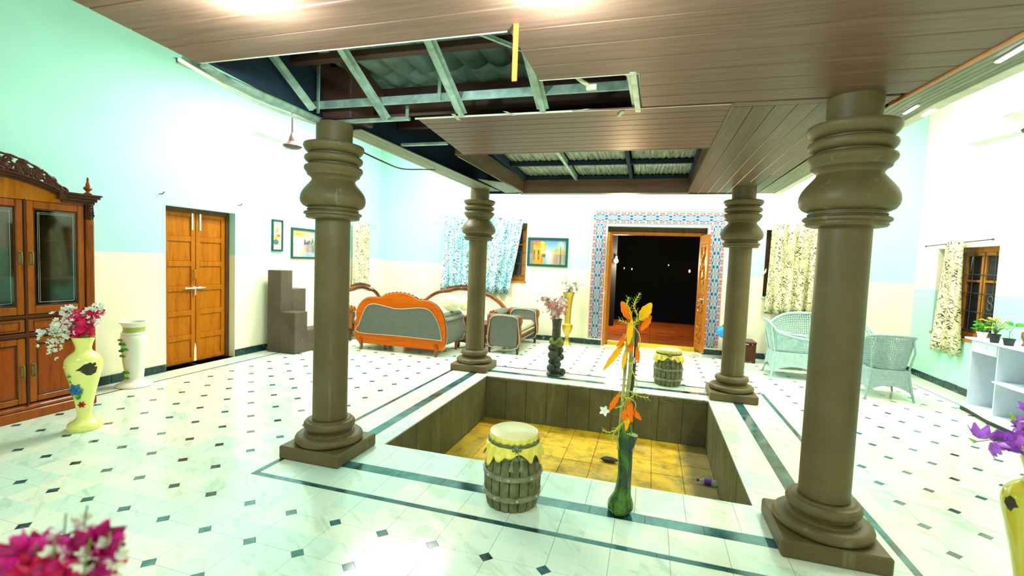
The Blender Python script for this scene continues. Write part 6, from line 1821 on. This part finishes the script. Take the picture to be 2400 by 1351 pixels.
for k, (l, z, r, f, mt) in enumerate(((-.045, .50, .062, .0, 'stone_moss'), (.045, .475, .070, -.02, 'stone_moss'), (-.06, .40, .055, .0, 'stone_grey'), (.06, .37, .060, .01, 'stone_grey'), (-.045, .305, .074, -.05, 'stone_grey'), (.075, .27, .055, .0, 'stone_grey'), (.02, .245, .052, -.08, 'stone_grey'), (-.055, .20, .050, .0, 'stone_grey'), (.03, .175, .052, -.07, 'stone_grey'), (-.06, .115, .066, -.05, 'stone_grey'), (.035, .095, .048, -.06, 'stone_grey'), (.105, .055, .055, -.02, 'stone_grey'), (0, .34, .05, .06, 'stone_grey'), (.0, .15, .06, .06, 'stone_grey'))):
    c = Vector((sx_, sy_v, 0))+Rv*l+Fv*f; MB().ball((c.x, c.y, z), r, 14, 10, (1, 1, .95), .05).build('round_stone', M[mt], sv)
rnd = random.Random(8)
PR = [getbl('petal_rose', L=.026, W=.022, cup=.5), getbl('petal_white', L=.020, W=.016, cup=.4)]
for k in range(10):
    a_ = rnd.uniform(0, 2*pi); r = rnd.uniform(.10, .30); z = 1.28-r*.55+rnd.uniform(-.05, .05)
    l_, f_ = r*cos(a_), r*.7*sin(a_); d = L3(l_, f_, 0)
    spray('pink_flower_spray', 'pale pink and white blossom spray in the stone vase', 'pink and white sprays in the stone vase', [(sx_, sy_v, .72), (sx_+d[0]*.35, sy_v+d[1]*.35, .90), (sx_+d[0], sy_v+d[1], z)], PR, 16, .042, 1.25, rnd=rnd, start=.5)

# brass vase ----------------------------------------------------------------
qx, qy = -1.56, 9.38
bv = thing('brass_vase', 'tall polished brass vase by the skirting left of the doorway', 'vase', (qx, qy, 0))
MB().lathe([(.0005, 0), (.088, 0), (.09, .01), (.075, .035), (.045, .07), (.036, .12), (.036, .19), (.050, .215), (.085, .27), (.104, .33), (.110, .385), (.106, .405), (.070, .418), (.062, .43), (.064, .55), (.068, .70), (.080, .86), (.10, .98), (.130, 1.06), (.12, 1.06), (.07, .90)], 40, (qx, qy, 0)).build('body', M['brass'], bv, smooth=40)
WY = [getbl('petal_white', L=.030, W=.022), getbl('petal_white', L=.024, W=.02, cup=.6)]
for k in range(10):
    a_ = rnd.uniform(0, 2*pi); r = rnd.uniform(.08, .34); z = 1.44-r*.65+rnd.uniform(-.06, .08); d = L3(r*cos(a_), r*.4*sin(a_)-.05, 0)
    spray('white_flower_spray', 'cream white blossom spray in the tall brass vase', 'white sprays in the brass vase', [(qx, qy, .95), (qx+d[0]*.4, qy+d[1]*.4, 1.12), (qx+d[0], qy+d[1], z)], WY, 16, .050, 1.3, rnd=rnd, start=.45)
m = MB(); m.tube([(qx, qy, 1.0), (qx+.02, qy, 1.42), (qx+.04, qy+.02, 1.62)], [.008, .007, .004], 6); tag(m.build('incense_stick', M['plank_edge']), 'thin pale stick rising above the white blossoms of the brass vase', 'stick')

# plants on the white counter ----------------------------------------------
ctz = .925
def pot(name, lab, px_, py_, r, h, mat):
    p = at(px_, py_, 'z', ctz); p.x += .03
    t = thing(name, lab, 'plant', p)
    MB().lathe([(.0005, 0), (r*.72, 0), (r*.74, .004), (r*.97, h-.012), (r*1.06, h-.010), (r*1.06, h), (r*.92, h), (r*.88, h-.02)], 28, p).build('pot', M[mat], t)
    MB().lathe([(.0005, h-.018), (r*.9, h-.02)], 20, p).build('soil', M['chipped_clay'], t)
    return t, p
def foliage(t, p, h, n, R_, mesh, rnd, zmin, zmax, s=1.0, stem='stem_green'):
    m = MB()
    for k in range(n):
        a_ = rnd.uniform(0, 2*pi); rr = R_*rnd.uniform(.15, 1); z = rnd.uniform(zmin, zmax)
        b = Vector((p.x, p.y, p.z+h)); e = Vector((p.x+rr*cos(a_), p.y+rr*sin(a_), p.z+z)); mid = b.lerp(e, .5)+Vector((0, 0, .02))
        m.tube([b, mid, e], .0016, 4)
        rot = Euler((rnd.uniform(-.3, .9), rnd.uniform(-.4, .4), a_-pi/2)); put('leaf', mesh, t, e, rot, s*rnd.uniform(.7, 1.2))
    m.build('stem', M[stem], t)
rnd = random.Random(12)
RG = leafmesh('leaf_green', .055, .042); LM = leafmesh('leaf_lime', .055, .030); HB = leafmesh('leaf_green', .085, .075)
t, p = pot('potted_plant', 'bushy dark green plant in a small white pot on the white counter', 2294, 792, .052, .075, 'pot_white')
foliage(t, p, .07, 34, .070, RG, rnd, .09, .20)
t, p = pot('potted_plant', 'lime green plant with peach flowers in a black pot on the white counter', 2323, 803, .050, .10, 'pot_black')
foliage(t, p, .095, 46, .11, LM, rnd, .14, .27)
for k in range(7):
    a_ = k*.9; put('blossom', getbl('petal_peach', L=.022, W=.018, cup=.4), t, p+Vector((.09*cos(a_), .09*sin(a_), .245+.02*sin(k*2))), Euler((rnd.uniform(-.4, .4), .2, 0)), 1.0)
t, p = pot('potted_plant', 'thin-stemmed plant with two round leaves in a black pot on the white counter', 2356, 810, .052, .078, 'pot_black')
m = MB(); m.tube(smoothline([p+Vector((0, 0, .07)), p+Vector((.0, 0, .14)), p+Vector((.02, -.01, .20)), p+Vector((.04, -.02, .235))], 4), .003, 5); m.tube([p+Vector((.0, 0, .15)), p+Vector((-.03, .01, .19))], .0025, 5); m.build('stem', M['stem_green'], t)
put('leaf', HB, t, p+Vector((.035, -.03, .215)), Euler((.6, .3, -1.2)), 1.1); put('leaf', HB, t, p+Vector((.02, 0, .22)), Euler((.9, -.2, .4)), .8); put('leaf', LM, t, p+Vector((-.03, .01, .185)), Euler((.3, 0, 1.5)), .8)
p = at(2402, 812, 'z', ctz); p.x += .02
t = thing('figurine', 'terracotta ornament standing at the right end of the visible counter', 'ornament', p)
MB().lathe([(.0005, 0), (.045, 0), (.05, .012), (.035, .03), (.036, .05), (.052, .09), (.055, .13), (.040, .165), (.024, .185), (.030, .205), (.034, .225), (.022, .25), (.0005, .262)], 20, p, wob=lambda a_, z: 1+.05*sin(a_*4+z*40)).build('body', M['terracotta'], t, smooth=60)
MB().ball((p.x-.045, p.y, p.z+.15), .014, 8, 6, (1.4, .7, .7)).build('arm', M['terracotta'], t)

# things lying in the pit ----------------------------------------------------
b0 = at(1658, 1130, 'z', PITZ+.035)
bo = thing('water_bottle', 'small clear plastic bottle with purple label lying on the pit floor', 'bottle', b0)
dv = Vector((1, -.12, 0)).normalized(); q = dv.to_track_quat('Z', 'Y').to_matrix().to_4x4()
Mx = Matrix.Translation(b0) @ q
m = MB(); m.m = Mx; m.lathe([(.0005, .095), (.026, .095), (.031, .088), (.031, .05), (.028, .045), (.031, .04), (.031, -.035), (.028, -.05), (.015, -.068), (.012, -.075), (.012, -.085)], 20); m.build('body', M['bottle_plastic'], bo)
m = MB(); m.m = Mx; m.lathe([(.0318, .035), (.0318, -.03)], 20); m.build('paper_label', M['bottle_label'], bo)
m = MB(); m.m = Mx; m.lathe([(.0005, -.105), (.014, -.105), (.015, -.10), (.015, -.082)], 14); m.build('cap', M['bottle_cap'], bo)
b0 = at(1428, 1080, 'z', PITZ+.02)
m = MB(); m.ball((b0.x, b0.y, b0.z+.012), .062, 14, 8, (1.6, .8, .42), .18); tag(m.build('dark_cloth', M['cloth_dark']), 'crumpled dark rag lying on the pit floor behind the stump vase', 'rag')

ORD = 'leftmost second third fourth fifth sixth seventh eighth ninth tenth'.split()
for g, lst in SPR.items():
    lst.sort(key=lambda q: q[0]); n = len(lst)
    for i, (_, t) in enumerate(lst):
        base = t['label'].replace(' artificial', '').replace(' blurred', '')
        t['label'] = (base+', '+('leftmost of them' if i == 0 else 'rightmost of them' if i == n-1 else ORD[i]+' from the left'))
